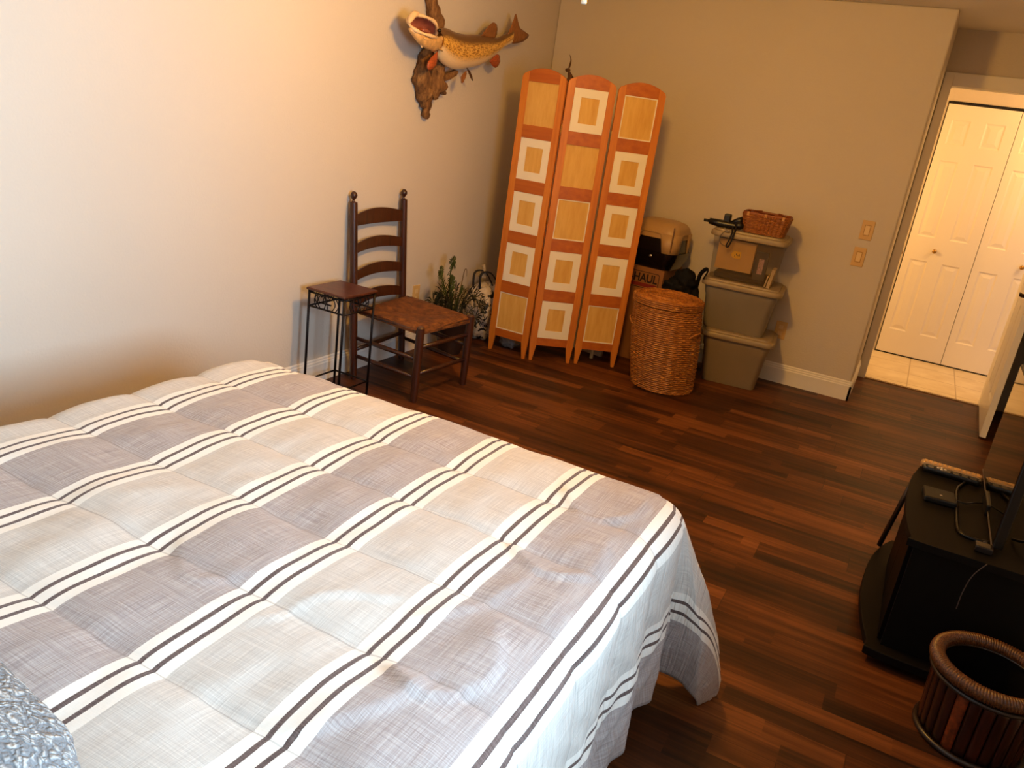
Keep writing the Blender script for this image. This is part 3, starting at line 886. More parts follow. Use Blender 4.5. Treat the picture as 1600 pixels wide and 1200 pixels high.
obj('photo_print', inb(.090, -.1495, .075, .122, -.148, .170), M('faded_photo', 'b08a80', .5, var=.5, scale=70), fr2)
pb = tag(obj('paper_stack', MB().box((.165, -.145, .02), (.185, -.02, .14), m3 @ Matrix.Rotation(.12, 4, 'Y')).box((.150, -.14, .02), (.158, -.02, .09), m3 @ Matrix.Rotation(.12, 4, 'Y')), M('cream_paper', 'cdb48c', .8), bevel=.001), 'cream papers standing at the right end inside the clear bin', 'papers')
dk = tag(obj('dark_cloth', inb(-.17, -.14, .006, .15, .12, .045), M('dark_fabric', '17100d', .9), bevel=.012), 'dark folded cloth on the floor of the clear bin', 'cloth')

# small rectangular basket on the top bin
TB = .991
bk = thing('chip_basket', (1.80, -.30, TB), 'small rectangular woven wood basket on the topmost bin', 'basket')
WK2 = wick('red_brown_weave', '5c300c', '905018', 'b87a34')
mtb = Matrix.Translation((1.775, -.285, TB)) @ Matrix.Rotation(math.radians(3), 4, 'Z')


def bfn(th, z):
    k = z / .125; a, b = lerp(.115, .142, k), lerp(.082, .103, k); c, s = math.cos(th), math.sin(th)
    q = (abs(c) ** 7 + abs(s) ** 7) ** (-1 / 7); x, y = a * c * q, b * s * q
    p = mtb @ Vector((x, y, 0)); n_ = (mtb.to_3x3() @ Vector((c, s, 0))).normalized()
    return (p.x, p.y), (n_.x, n_.y)


wv = weave(bfn, 72, 14, .118, .0022, 6, 4); wv.v = [(x, y, z + TB) for x, y, z in wv.v]
obj('basket_wall', wv, WK2, bk, smooth=True)
obj('basket_base', loft([(.225, .158, .02, 0.001), (.228, .16, .02, .008)], mtb), WK2, bk)
for z, r_, inn in ((.118, .0075, 0),):
    pts = [(*bfn(t_, .122)[0], TB + .120) for t_ in [2 * PI * k / 96 for k in range(97)]]
    obj('rim_band', MB().tube(pts, .008, 8, cap=False, flat=.5), M('rim_wood', '8a4418', .45), bk, smooth=True)
for t_ in (math.radians(-90), math.radians(-128), math.radians(-52)):
    (x, y), n_ = bfn(t_, .112); obj('rim_clip', MB().box((x - .008, y - .010, TB + .104), (x + .008, y + .002, TB + .128)), M('pale_wood_clip', 'c08a4a', .5), bk, bevel=.002)
for sx in (-1, 1):
    pts = [mtb @ Vector((sx * (.05 + .055 * math.sin(t_)), .095 * math.cos(t_), .128 - .004 * math.sin(t_))) for t_ in [PI * k / 14 for k in range(15)]]
    obj('handle', MB().tube(pts, .0045, 8, flat=.5), M('rim_wood', '8a4418', .45), bk, smooth=True)

# black camera gear with a strap and a cable loop, left on the top bin
gr = thing('camera_gear', (1.55, -.33, TB), 'black tangle of hand-held gear with a dangling strap on the topmost bin', 'camera gear')
obj('arm', MB().tube([(1.405, -.372, TB + .026), (1.44, -.37, TB + .026)], .0095, 10).tube([(1.44, -.37, TB + .026), (1.50, -.365, TB + .022), (1.60, -.35, TB + .020), (1.62, -.35, TB + .03)], [.019, .024, .024, .020], 12), BLACKM, gr, smooth=True)
obj('head', MB().box((1.525, -.372, TB + .03), (1.567, -.325, TB + .088)), BLACKM, gr, bevel=.009, seg=3)
obj('grip', MB().tube([(1.575, -.345, TB + .03), (1.615, -.34, TB + .055), (1.648, -.335, TB + .072)], [.017, .021, .019], 12), BLACKM, gr, smooth=True)
obj('mount', MB().ball((1.632, -.375, TB + .030), .029, 10, sz=.9), BLACKM, gr, smooth=True)
strap = crom([(1.600, -.40, TB + .012), (1.612, -.452, TB - .02), (1.604, -.458, TB - .065), (1.596, -.460, TB - .095), (1.608, -.462, TB - .10), (1.622, -.458, TB - .06), (1.626, -.452, TB - .02), (1.624, -.41, TB + .02)], 5)
obj('strap', MB().tube(strap, .009, 8, flat=.5), M('black_webbing', '120d10', .7), gr, smooth=True)
cab = crom([(1.585, -.40, TB + .014), (1.568, -.452, TB - .01), (1.548, -.458, TB - .045), (1.558, -.460, TB - .085), (1.59, -.461, TB - .098), (1.608, -.460, TB - .09)], 6)
obj('cable', MB().tube(cab, .0018, 6), BLACKM, gr, smooth=True)
mb = MB()
for k in range(4): mb.tube(crom([(1.56 + .006 * k, -.44, TB + .008 - .006 * k), (1.58, -.458, TB - .012 + .005 * k), (1.60, -.452, TB + .004 - .004 * k)], 5), .0022, 6)
obj('wire_tangle', mb, M('pale_wire', '8a8078', .4), gr, smooth=True)

# ------------------------------------------------------------------ moving carton with printed logo, litter box on it
KR = M('kraft_cardboard', '8d5c30', .8, var=.08, scale=5)
ct = thing('moving_carton', (1.0, -.26, 0), 'brown moving carton with a printed logo behind the folding screen', 'cardboard box')
mc = Matrix.Translation((1.228, -.405, 0)) @ Matrix.Rotation(math.radians(-4), 4, 'Z')
obj('carton_body', MB().box((-.42, 0, 0), (0, .34, .640), mc), KR, ct, bevel=.003)
obj('carton_flap', MB().box((-.42, .0, .640), (0, .168, .645), mc).box((-.42, .172, .640), (0, .34, .645), mc), KR, ct)
def cf(a, z, d): return tuple(mc @ Vector((a, -d, z)))
mb = MB(); lo = [(-.275, .505), (-.035, .505), (-.025, .515), (-.025, .605), (-.035, .615), (-.275, .615), (-.285, .605), (-.285, .515)]
li = [(-.273, .509), (-.037, .509), (-.029, .517), (-.029, .603), (-.037, .611), (-.273, .611), (-.281, .603), (-.281, .517)]
for k in range(8): mb.prism([lo[k], lo[(k + 1) % 8], li[(k + 1) % 8], li[k]], cf, .0002, .001)
pr = obj('printed_logo', mb, M('black_ink', '1a0c08', .8), ct)
obj('red_stripe', MB().prism([(-.275, .514), (-.034, .514), (-.034, .538), (-.275, .538)], cf, .0002, .001), M('red_ink', '7a1c14', .8), pr)


def text(name, body, size, mt, mat, parent, ext=.0006):
    cu = bpy.data.curves.new(name, 'FONT'); cu.body = body; cu.size = size; cu.extrude = ext; cu.offset = size * .025
    to = bpy.data.objects.new(name + '_tmp', cu); COL.objects.link(to)
    bpy.context.view_layer.update()
    me = bpy.data.meshes.new_from_object(to.evaluated_get(bpy.context.evaluated_depsgraph_get()))
    bpy.data.objects.remove(to)
    me.transform(mt); p = parent
    while p.parent: p = p.parent
    me.transform(Matrix.Translation(-Vector(p['_o']))); me.materials.clear(); me.materials.append(mat)
    o = bpy.data.objects.new(name, me); COL.objects.link(o); o.parent = parent; return o


tm = mc @ Matrix.Translation((-.276, -.001, .548)) @ Matrix.Rotation(PI / 2, 4, 'X') @ Matrix.Diagonal((1.0, 1.15, 1, 1))
text('lettering', 'U-HAUL', .066, tm, MATS['black_ink'], pr)

lb = thing('litter_box', (1.12, -.26, .645), 'beige and black hooded litter box standing on the brown carton', 'litter box')
BG = M('beige_plastic', 'b08c5e', .42, var=.04); DKB = M('dark_smoked_plastic', '100a0c', .22, var=.1)
ml = Matrix.Translation((1.105, -.245, .645)) @ Matrix.Rotation(math.radians(-5), 4, 'Z')
obj('tray', loft([(.30, .27, .05, .002), (.36, .33, .06, .07), (.372, .342, .065, .10), (.378, .348, .065, .115)], ml, 8), DKB, lb, smooth=2)
obj('window_shell', loft([(.352, .322, .06, .115), (.346, .316, .06, .20), (.32, .29, .06, .245)], ml, 8), DKB, lb, smooth=2)
# hood: roof, plus legs down the corners between dark arches
mb = loft([(.356, .326, .065, .205), (.352, .322, .065, .235), (.335, .305, .07, .270), (.29, .26, .07, .298), (.20, .18, .06, .312), (.06, .05, .02, .315)], ml, 8)
obj('hood', mb, BG, lb, smooth=2)


def arch(mb, fx, w_, flip=False):
    """spandrel with a curved lower edge between hood roof and corner leg"""


hl = MB()
pf = rrect(.362, .332, .067, 10); L = len(pf)


def leg_depth(a, b):
    # how far down the hood reaches at a perimeter point: full at the corners, high in the middle of each side
    ex = max(0, min(1, (abs(a) - .055) / .085)); ey = max(0, min(1, (abs(b) - .035) / .09))
    k = ex * ey
    return .240 - .145 * smooth(k, .04, .62)


prim = []
for k in range(L):
    a, b = pf[k]; a2, b2 = pf[(k + 1) % L]
    for s_ in range(8): prim.append((lerp(a, a2, s_ / 8), lerp(b, b2, s_ / 8)))
# densify long sides
dens = []
for k in range(len(prim)):
    a, b = prim[k]; a2, b2 = prim[(k + 1) % len(prim)]; n_ = max(1, int(math.hypot(a2 - a, b2 - b) / .006))
    for s_ in range(n_): dens.append((lerp(a, a2, s_ / n_), lerp(b, b2, s_ / n_)))
N = len(dens); vs_ = []
for a, b in dens: vs_.append(tuple(ml @ Vector((a, b, .240))))
for a, b in dens: vs_.append(tuple(ml @ Vector((a, b, leg_depth(a, b) - .002))))
hl.add(vs_, [(k, (k + 1) % N, N + (k + 1) % N, N + k) for k in range(N)])
obj('corner_legs', hl, BG, lb, smooth=True, solid=.006)
obj('groove_shade_strip', MB().box((.150, -.170, .125), (.156, -.160, .29), ml), M('beige_shadow_line', '7d5c34', .5), lb)  # thin strip with the shade of a groove put into its colour
obj('latch', MB().ball(tuple(ml @ Vector((.03, -.178, .085))), .011, 10, sy=.5), CHROME, lb, smooth=True)

# black duffel bag between the hamper and the carton
BAGM = M('black_nylon', '070506', .75, var=.3, scale=20, bump=.1, bscale=12, spec=.2)
bg = thing('duffel_bag', (1.40, -.34, 0), 'black soft duffel bag slumped behind the wicker hamper', 'bag')
def lump(k1, k2, amp): return lambda d: 1 + amp * noise.noise(d * k1 + Vector((k2, 0, 0))) + amp * .4 * noise.noise(d * k1 * 3 + Vector((0, k2, 0)))
obj('bag_body', MB().ball((1.405, -.42, .315), .31, 26, sx=.36, sy=.27, sz=1.01, f=lump(1.8, 3, .16)), BAGM, bg, smooth=True)
obj('bag_flap', MB().ball((1.345, -.455, .56), .10, 18, sx=.9, sy=.7, sz=.75, f=lump(2.2, 8, .35)), BAGM, bg, smooth=True)
obj('bag_pocket', MB().ball((1.38, -.45, .625), .07, 16, sx=1.1, sy=.6, sz=1.0, f=lump(2.4, 5, .3)), BAGM, bg, smooth=True)
obj('bag_strap', MB().tube(crom([(1.44, -.36, .50), (1.455, -.40, .60), (1.468, -.42, .68), (1.50, -.43, .722), (1.515, -.44, .712), (1.50, -.45, .66)], 6), .013, 8, flat=.4), BAGM, bg, smooth=True)
# ------------------------------------------------------------------ mounted fish on driftwood (left wall)
def fish_mat():
    t = NT('pike_skin'); c = t.n('TexCoord'); sp = t.n('SeparateXYZ'); t.l(c.outputs['UV'], sp.inputs[0])
    # v: 0 belly .. 1 back ; marbled golden flanks
    vo = t.n('TexVoronoi', feature='DISTANCE_TO_EDGE'); vo.inputs['Scale'].default_value = 1
    cm = t.n('CombineXYZ'); t.l(t.math('MULTIPLY', sp.outputs[0], 28), cm.inputs[0]); t.l(t.math('MULTIPLY', sp.outputs[1], 14), cm.inputs[1])
    nz = t.n('TexNoise'); nz.inputs['Scale'].default_value = 1.5; t.l(cm.outputs[0], nz.inputs['Vector'])
    ad = t.n('VectorMath', operation='ADD'); sc_ = t.n('VectorMath', operation='SCALE'); sc_.inputs['Scale'].default_value = 1.6
    t.l(nz.outputs['Color'], sc_.inputs[0]); t.l(cm.outputs[0], ad.inputs[0]); t.l(sc_.outputs[0], ad.inputs[1]); t.l(ad.outputs[0], vo.inputs['Vector'])
    e = t.ramp(vo.outputs['Distance'], [(.05, (1, 1, 1, 1)), (.22, (0, 0, 0, 1))])
    flank = t.mix(e, srgb('9a661c'), srgb('e4b254'))
    body = t.ramp(sp.outputs[1], [(.0, srgb('ead0a4')), (.26, srgb('e8c890')), (.74, (.5, .5, .5, 1)), (.84, srgb('7a5528'))])
    f1 = t.ramp(sp.outputs[1], [(.20, (0, 0, 0, 1)), (.38, (1, 1, 1, 1))]); f2 = t.ramp(sp.outputs[1], [(.66, (1, 1, 1, 1)), (.80, (0, 0, 0, 1))])
    a = t.mix(f1, srgb('e9cda0'), flank); a = t.mix(f2, srgb('6e4c26'), a)
    t.base(a); t.rough(.38); t.b.inputs['Coat Weight'].default_value = .2; t.bump(e, .15, .002)
    return t.m


fh = thing('mounted_fish', (0.0, -1.5, 1.8), 'mounted golden pike with open jaws, hung high on the left wall', 'mounted fish')
FM = fish_mat()
# stations along the fish: y, z_top, z_bottom, x centre, half thickness
ST = [(-1.700, 1.846, 1.750, .128, .046), (-1.655, 1.866, 1.716, .125, .052), (-1.60, 1.872, 1.694, .118, .056), (-1.53, 1.867, 1.680, .112, .060), (-1.454, 1.866, 1.679, .106, .062),
      (-1.36, 1.872, 1.691, .102, .062), (-1.25, 1.886, 1.713, .100, .058), (-1.16, 1.891, 1.738, .100, .052), (-1.08, 1.894, 1.775, .102, .043), (-1.01, 1.903, 1.815, .108, .033),
      (-.955, 1.924, 1.850, .115, .024), (-.905, 1.944, 1.874, .121, .017), (-.86, 1.966, 1.892, .125, .010)]
SS = []
for i in range(len(ST) - 1):
    for k in range(4):
        t_ = k / 4; p0 = ST[max(i - 1, 0)]; p1 = ST[i]; p2 = ST[i + 1]; p3 = ST[min(i + 2, len(ST) - 1)]
        SS.append(tuple(.5 * (2 * p1[j] + (p2[j] - p0[j]) * t_ + (2 * p0[j] - 5 * p1[j] + 4 * p2[j] - p3[j]) * t_ ** 2 + (3 * p1[j] - p0[j] - 3 * p2[j] + p3[j]) * t_ ** 3) for j in range(5)))
SS.append(ST[-1]); NR = 28
V, UVS = [], []
for i, (y, zt_, zb_, xc, ht) in enumerate(SS):
    for k in range(NR):
        a = 2 * PI * k / NR; s, c = math.sin(a), math.cos(a)
        V.append((xc + ht * c * (1 - .12 * abs(s)), y - 1 * (s * .0), (zt_ + zb_) / 2 + (zt_ - zb_) / 2 * s)); UVS.append((i / (len(SS) - 1), (s + 1) / 2))
F = [(i * NR + k, i * NR + (k + 1) % NR, (i + 1) * NR + (k + 1) % NR, (i + 1) * NR + k) for i in range(len(SS) - 1) for k in range(NR)] + [tuple(range(NR)), tuple((len(SS) - 1) * NR + k for k in range(NR))]
fb = obj('fish_body', MB().add(V, F), FM, fh, smooth=True, recalc=False)
uv = fb.data.uv_layers.new(name='fish')
for l in fb.data.loops: uv.data[l.index].uv = UVS[l.vertex_index]
# head: skin lofted from the gills to the rim of the open mouth
CRM = M('cream_jaw', 'e2c193', .4, var=.12, scale=30); PNK = M('pink_gum', '9a5844', .35, var=.2, scale=40)
HD = M('fish_head_skin', 'cda268', .4, var=.28, scale=45)
rim = crom([(.14, -1.736, 1.822), (.175, -1.775, 1.850), (.185, -1.83, 1.878), (.175, -1.90, 1.889), (.150, -1.957, 1.886), (.135, -1.985, 1.862), (.155, -1.986, 1.832), (.185, -1.955, 1.812), (.205, -1.89, 1.806), (.195, -1.815, 1.806), (.165, -1.765, 1.810), (.14, -1.736, 1.822)], 4)[:-1]
L = len(rim)
g0 = [V[k] for k in range(NR)]
gi = []
cxm = sum((Vector(p) for p in rim), Vector()) / L
for i in range(L):   # gill ring resampled to match rim order by angle
    a = math.atan2(rim[i].z - cxm.z, -(rim[i].y - cxm.y) if False else (rim[i].y - cxm.y))
    u_ = i / L
    gi.append(a)
ring0 = [Vector((.128 + .048 * math.cos(a) * 1.0 * 0 + .046 * math.cos(a + PI / 2 + 0), -1.70, 1.798 + .048 * math.sin(a))) for a in gi]
# upper half of the head wraps behind the mouth, lower half forms the throat
back = []
for i, a in enumerate(gi):
    up = math.sin(a)
    back.append(Vector((.10 - .03 * (1 if up > 0 else .2), lerp(rim[i].y, -1.74, .35), rim[i].z + .012 * up)))
mb = MB(); rings = []
for s_ in (0, .25, .5, .75, 1):
    r = []
    for i in range(L):
        a, b, c = ring0[i], back[i], rim[i]; q = (1 - s_) ** 2 * a + 2 * s_ * (1 - s_) * (b + (b - (a + c) / 2) * .5) + s_ ** 2 * c; r.append(q)
    rings.append(r)
mb.add([p for r in rings for p in r], [(j * L + k, j * L + (k + 1) % L, (j + 1) * L + (k + 1) % L, (j + 1) * L + k) for j in range(4) for k in range(L)])
hd = obj('head', mb, HD, fh, smooth=True, solid=.003)
mb = MB(); rr = []
for s_ in (0, .3, .6, .85, 1):
    cc = Vector((.115, -1.80, 1.835)); rr.append([p.lerp(cc, s_ * .97) + Vector((-.03 * math.sin(s_ * PI) - .0, 0, 0)) for p in rim])
mb.add([p for r in rr for p in r], [(j * L + k, j * L + (k + 1) % L, (j + 1) * L + (k + 1) % L, (j + 1) * L + k) for j in range(4) for k in range(L)] + [tuple(4 * L + k for k in range(L))])
obj('mouth_cavity', mb, PNK, hd, smooth=True)
obj('lip', MB().tube(rim + [rim[0]], [.0085 + .002 * math.sin(i) for i in range(L + 1)], 8, cap=False), CRM, hd, smooth=True)
obj('tongue', MB().tube(crom([(.13, -1.78, 1.822), (.155, -1.84, 1.826), (.16, -1.89, 1.828)], 4), [.012] * 4 + [.011] * 4 + [.006], 10), PNK, hd, smooth=True)
mb = MB()
for i in range(2, L - 2, 2):
    p = rim[i]; d = (cxm - p).normalized(); mb.tube([p, p + d * .013], [.0025, .0004], 5)
obj('teeth', mb, M('tooth_white', 'f0e2c4', .3), hd, smooth=True)
# snout point and lower jaw, gill cover, branchial skin
obj('snout', MB().tube(crom([(.150, -1.93, 1.895), (.158, -1.975, 1.884), (.165, -2.015, 1.848), (.165, -2.022, 1.842)], 4), [.010, .013, .016, .016, .015, .014, .013, .011, .009, .007, .006, .004, .002], 12, flat=1.2), CRM, hd, smooth=True)
obj('lower_jaw', MB().tube(crom([(.15, -1.985, 1.822), (.168, -1.945, 1.798), (.175, -1.90, 1.782), (.168, -1.83, 1.772), (.150, -1.76, 1.775), (.14, -1.70, 1.79)], 4), [.010 + .020 * math.sin(PI * i / 22) for i in range(21)], 14, flat=.9), HD, hd, smooth=True)


def sheet(name, poly, x, mat, parent, bow=0, th=.004, cup=(0, 0)):
    """thin fin from a y-z outline, fanned with subdivision and slight bow"""
    c = Vector((0, sum(p[0] for p in poly) / len(poly), sum(p[1] for p in poly) / len(poly)))
    P = crom([(0, *p) for p in poly + [poly[0]]], 5)[:-1]; n_ = len(P); V_ = []
    for r in (1, .75, .5, .25):
        for i, p in enumerate(P):
            q = c.lerp(p, r); V_.append((x + bow * (1 - r * r) + .0015 * math.sin(i * 1.9) * r + cup[0] * (q.y - c.y) + cup[1] * (q.z - c.z), q.y, q.z))
    V_.append((x + bow, c.y, c.z))
    F_ = [(j * n_ + i, j * n_ + (i + 1) % n_, (j + 1) * n_ + (i + 1) % n_, (j + 1) * n_ + i) for j in range(3) for i in range(n_)] + [(3 * n_ + i, 3 * n_ + (i + 1) % n_, 4 * n_) for i in range(n_)]
    return obj(name, MB().add(V_, F_), mat, parent, smooth=True, solid=th)


FINB = M('brown_fin', '8a5528', .45, var=.25, scale=30, stretch=(1, 3, 1)); FINR = M('red_fin', 'a04a22', .4, var=.3, scale=26, stretch=(1, 1, 4))
sheet('gill_cover', [(-1.874, 1.758), (-1.93, 1.790), (-1.86, 1.800), (-1.75, 1.815), (-1.664, 1.830), (-1.655, 1.785), (-1.70, 1.755), (-1.781, 1.738)], .168, M('pale_gill', 'd8ab6c', .38, var=.2, scale=40), fh, bow=.020, th=.006, cup=(-.22, .15))
sheet('throat_flap', [(-1.93, 1.80), (-1.905, 1.752), (-1.89, 1.745), (-1.90, 1.80)], .170, CRM, fh)
sheet('tail_fin', [(-.925, 1.934), (-.885, 1.993), (-.856, 2.055), (-.838, 2.045), (-.812, 2.018), (-.777, 1.990), (-.700, 1.976), (-.645, 1.963), (-.697, 1.925), (-.80, 1.897), (-.870, 1.893)], .125, FINB, fh, bow=.006)
sheet('dorsal_fin', [(-1.215, 1.884), (-1.146, 1.942), (-1.09, 1.974), (-1.045, 1.962), (-1.035, 1.924), (-1.065, 1.892)], .112, FINB, fh)
sheet('anal_fin', [(-1.095, 1.760), (-1.03, 1.803), (-.984, 1.806), (-.968, 1.765), (-1.005, 1.734), (-1.05, 1.738)], .118, FINR, fh, bow=.01)
sheet('pelvic_fin', [(-1.400, 1.682), (-1.445, 1.645), (-1.434, 1.611), (-1.414, 1.625), (-1.395, 1.66)], .150, FINB, fh)
sheet('pelvic_fin', [(-1.347, 1.703), (-1.293, 1.679), (-1.257, 1.641), (-1.270, 1.640), (-1.318, 1.678)], .115, M('dark_fin', '4a2c16', .5), fh)
sheet('pectoral_fin', [(-1.710, 1.750), (-1.760, 1.716), (-1.796, 1.680), (-1.785, 1.647), (-1.747, 1.654), (-1.712, 1.684)], .150, FINR, fh, bow=.012)
obj('eye', MB().ball((.188, -1.775, 1.842), .011, 10), M('glass_eye', '1a120a', .1), hd, smooth=True)
# driftwood mount
DW = NT('driftwood'); v_ = DW.coord('Object', (12, 12, 2.4)); f_ = DW.noise(v_, 4, 6, .7)
DW.base(DW.ramp(f_, [(.3, srgb('3c2410')), (.5, srgb('7a5228')), (.72, srgb('a87c48'))])); DW.rough(.85); DW.bump(f_, .8, .01); DW = DW.m


def gnarl(pts, rad, name='branch', n=14, flat=.75, amp=.25):
    P = crom(pts, 6); N_ = len(P); rs = []
    for i in range(N_):
        t_ = i / (N_ - 1) * (len(rad) - 1); j = min(int(t_), len(rad) - 2); rs.append(lerp(rad[j], rad[j + 1], t_ - j))
    mb = MB().tube(P, rs, n, up=(1, 0, 0))
    mb.v = [tuple(Vector(q) + Vector((.6, 1, .3)) * (noise.noise(Vector(q) * 38) * amp * .05) + Vector((.5, 1, 0)) * (noise.noise(Vector(q) * 14) * amp * .08)) for q in mb.v]
    mb.v = [(max(.001, a), b, c) for a, b, c in mb.v]
    return obj(name, mb, DW, fh, smooth=True)


gnarl([(.03, -1.65, 2.13), (.03, -1.635, 2.0), (.035, -1.605, 1.94), (.045, -1.575, 1.86), (.05, -1.60, 1.78)], [.036, .036, .040, .042, .04])
gnarl([(.04, -1.60, 1.80), (.04, -1.655, 1.70), (.038, -1.675, 1.60), (.035, -1.640, 1.52), (.03, -1.60, 1.46)], [.035, .048, .046, .040, .02], amp=.4)
gnarl([(.045, -1.56, 1.76), (.045, -1.545, 1.66), (.04, -1.545, 1.57), (.035, -1.57, 1.51)], [.04, .045, .05, .02], amp=.5)
gnarl([(.03, -1.63, 1.56), (.03, -1.60, 1.48), (.028, -1.578, 1.42), (.026, -1.57, 1.398)], [.035, .026, .024, .010], amp=.3)
gnarl([(.04, -1.52, 1.60), (.05, -1.44, 1.635), (.06, -1.385, 1.668)], [.022, .018, .015], amp=.3)
gnarl([(.04, -1.50, 1.57), (.045, -1.455, 1.555), (.045, -1.43, 1.54)], [.024, .02, .006], amp=.3)

# ------------------------------------------------------------------ fern in a pot
FERN = M('fern_green', '3c4a1e', .55, var=.4, scale=22); FERN2 = M('dark_leaf', '1c2212', .5, var=.3, scale=22); CURL = M('fern_stem', '5a4420', .5)
pl = thing('potted_fern', (.19, -1.30, 0), 'potted fern with tall curled fronds between the chair and the plastic bag', 'potted plant')
obj('pot', MB().lathe([(.07, 0), (.095, .10), (.11, .19), (.118, .20), (.118, .215), (.105, .215), (.10, .19), (.0001, .185)], (.19, -1.30, 0), 28), M('dark_pot', '2a1a14', .5), pl, smooth=2)


def blade_leaf(mb, p, d, L_, w_, up=(0, 0, 1)):
    d = d.normalized(); s = d.cross(Vector(up)); s = s.normalized() if s.length > 1e-4 else Vector((1, 0, 0))
    e = p + d * L_ - Vector((0, 0, L_ * .25)); mid = p + d * L_ * .5
    mb.add([p, mid + s * w_, e, mid - s * w_, mid + Vector((0, 0, w_ * .3))], [(0, 1, 4), (1, 2, 4), (2, 3, 4), (3, 0, 4)])


def frond(base, pts, L0, name='frond', mat=FERN, dens=26, w_=.0045, curl=False, start=.2, stop=.8):
    P = crom([base] + pts, 10); mb = MB().tube(P, [lerp(.004, .0014, i / (len(P) - 1)) for i in range(len(P))], 6); N_ = len(P) - 1
    for k in range(dens):
        t_ = start + (stop - start) * k / dens; i = min(int(t_ * N_), N_ - 1); p = P[i].lerp(P[i + 1], t_ * N_ - i); dd = (P[i + 1] - P[i]).normalized()
        side = dd.cross(Vector((1, .3, 0))).normalized()
        L_ = L0 * math.sin(PI * (.15 + .8 * (t_ - start) / (stop - start))) ** .8
        for s_ in (-1, 1): blade_leaf(mb, p, side * s_ + dd * .45 + Vector((random.uniform(-.2, .2),) * 3), L_, w_, (1, 0, .3))
    return obj(name, mb, mat, pl, smooth=False)


b0 = Vector((.19, -1.30, .19))
def curlpts(y, x, h, s=1, r=.022):
    top = [(x, lerp(-1.30, y, .5), lerp(.19, h, .5)), (x, y, h - .05)]
    return top + [(x, y + s * (r - r * math.cos(a)), h - .05 + .045 * math.sin(a) + .0) for a in (PI * .3, PI * .55, PI * .8, PI * 1.05)]
frond(b0, curlpts(-1.47, .18, .555, -1), .050, w_=.0042, dens=44, start=.15, stop=.82)
frond(b0, curlpts(-1.345, .16, .590, 1), .060, w_=.0045, dens=46, start=.15, stop=.85)
frond(b0, curlpts(-1.25, .2, .540, 1), .0, mat=CURL, dens=0)
frond(b0, [(.2, -1.37, .33), (.22, -1.40, .46), (.22, -1.405, .51)], .055, w_=.0045, dens=40, start=.1, stop=1)
frond(b0, [(.16, -1.29, .34), (.15, -1.30, .44), (.15, -1.31, .49)], .06, w_=.0045, dens=40, start=.1, stop=1)
frond(b0, [(.22, -1.33, .34), (.24, -1.33, .40), (.25, -1.34, .45)], .06, w_=.0045, dens=36, start=.1, stop=1)
random.seed(5)
for k in range(13):      # long spiky palm leaves fanning outwards
    a = 2 * PI * k / 13 + .2; ln = random.uniform(.15, .22) * (.75 if math.sin(a) > .2 else 1)
    if math.cos(a) < -.45: ln = .12
    tip = Vector((.19 + ln * math.cos(a), -1.30 + ln * 1.1 * math.sin(a), random.uniform(.28, .37)))
    mid = b0.lerp(tip, .55) + Vector((0, 0, .09))
    frond(b0, [mid, tip], .10, name='palm_leaf', mat=FERN2, dens=14, w_=.0042, start=.35, stop=1.0)

def fan_leaf(c, n, r, a0, a1, root):
    mb = MB().tube(crom([root, tuple((Vector(root) + Vector(c)) / 2 + Vector((.02, 0, .05))), c], 5), .0022, 6)
    for k in range(n):
        a = lerp(a0, a1, k / (n - 1)); blade_leaf(mb, Vector(c), Vector((random.uniform(-.1, .35), math.cos(a), math.sin(a))), r * random.uniform(.85, 1.1), .0055, (1, 0, 0))
    obj('palm_leaf', mb, FERN2, pl)


fan_leaf((.17, -1.525, .355), 12, .115, math.radians(30), math.radians(205), (.17, -1.32, .19))
fan_leaf((.24, -1.06, .275), 11, .105, math.radians(-60), math.radians(120), (.22, -1.27, .19))
fan_leaf((.26, -1.14, .215), 9, .095, math.radians(-80), math.radians(70), (.22, -1.27, .19))
fan_leaf((.20, -1.40, .31), 11, .10, math.radians(20), math.radians(190), (.19, -1.31, .19))


# ------------------------------------------------------------------ printed plastic bag, dark handles
def bag_mat():
    t = NT('printed_plastic_bag'); v = t.coord('Object'); vo = t.n('TexVoronoi', feature='F1'); vo.inputs['Scale'].default_value = 9
    nz = t.noise(v, 7, 3, out=1); mx = t.mix(.35, v, nz); t.l(mx, vo.inputs['Vector'])
    k = t.math('LESS_THAN', vo.outputs['Distance'], .36)
    n = t.noise(v, 26, 3); k = t.math('MULTIPLY', k, t.math('GREATER_THAN', n, .50))
    t.base(t.mix(k, srgb('cfc0ac'), srgb('1c1714'))); t.rough(.4); t.bump(t.noise(v, 30, 4), .8, .02); return t.m


pb_ = thing('plastic_bag', (.16, -.86, 0), 'crumpled pale plastic bag with black print between the fern and the screen', 'plastic bag')
def crum(d):
    q = 1 + .22 * noise.noise(d * 2.6) + .16 * abs(noise.noise(d * 6)) + .06 * noise.noise(d * 17)
    return q * (1 - .50 * max(0, d.z) ** 1.2)
mb = MB().ball((.165, -.835, .245), .245, 30, sx=.60, sy=.66, sz=.97, f=crum)
obj('bag_body', mb, bag_mat(), pb_, smooth=True)
BK = M('black_webbing', '120d10', .7)
for o_ in (0, .05): obj('bag_handle', MB().tube(crom([(.11 + o_, -.94, .36), (.10 + o_, -.93, .44), (.11 + o_, -.90, .468), (.15 + o_, -.86, .455), (.20 + o_, -.82, .36), (.245 + o_ * .4, -.80, .25)], 6), .009, 8, flat=.5), BK, pb_, smooth=True)
obj('bag_knot', MB().tube(crom([(.13, -.87, .42), (.135, -.86, .47), (.12, -.85, .50)], 4), [.03, .03, .024, .02, .014, .012, .012, .014, .016], 10), M('bag_film', '9a8870', .4), pb_, smooth=True)

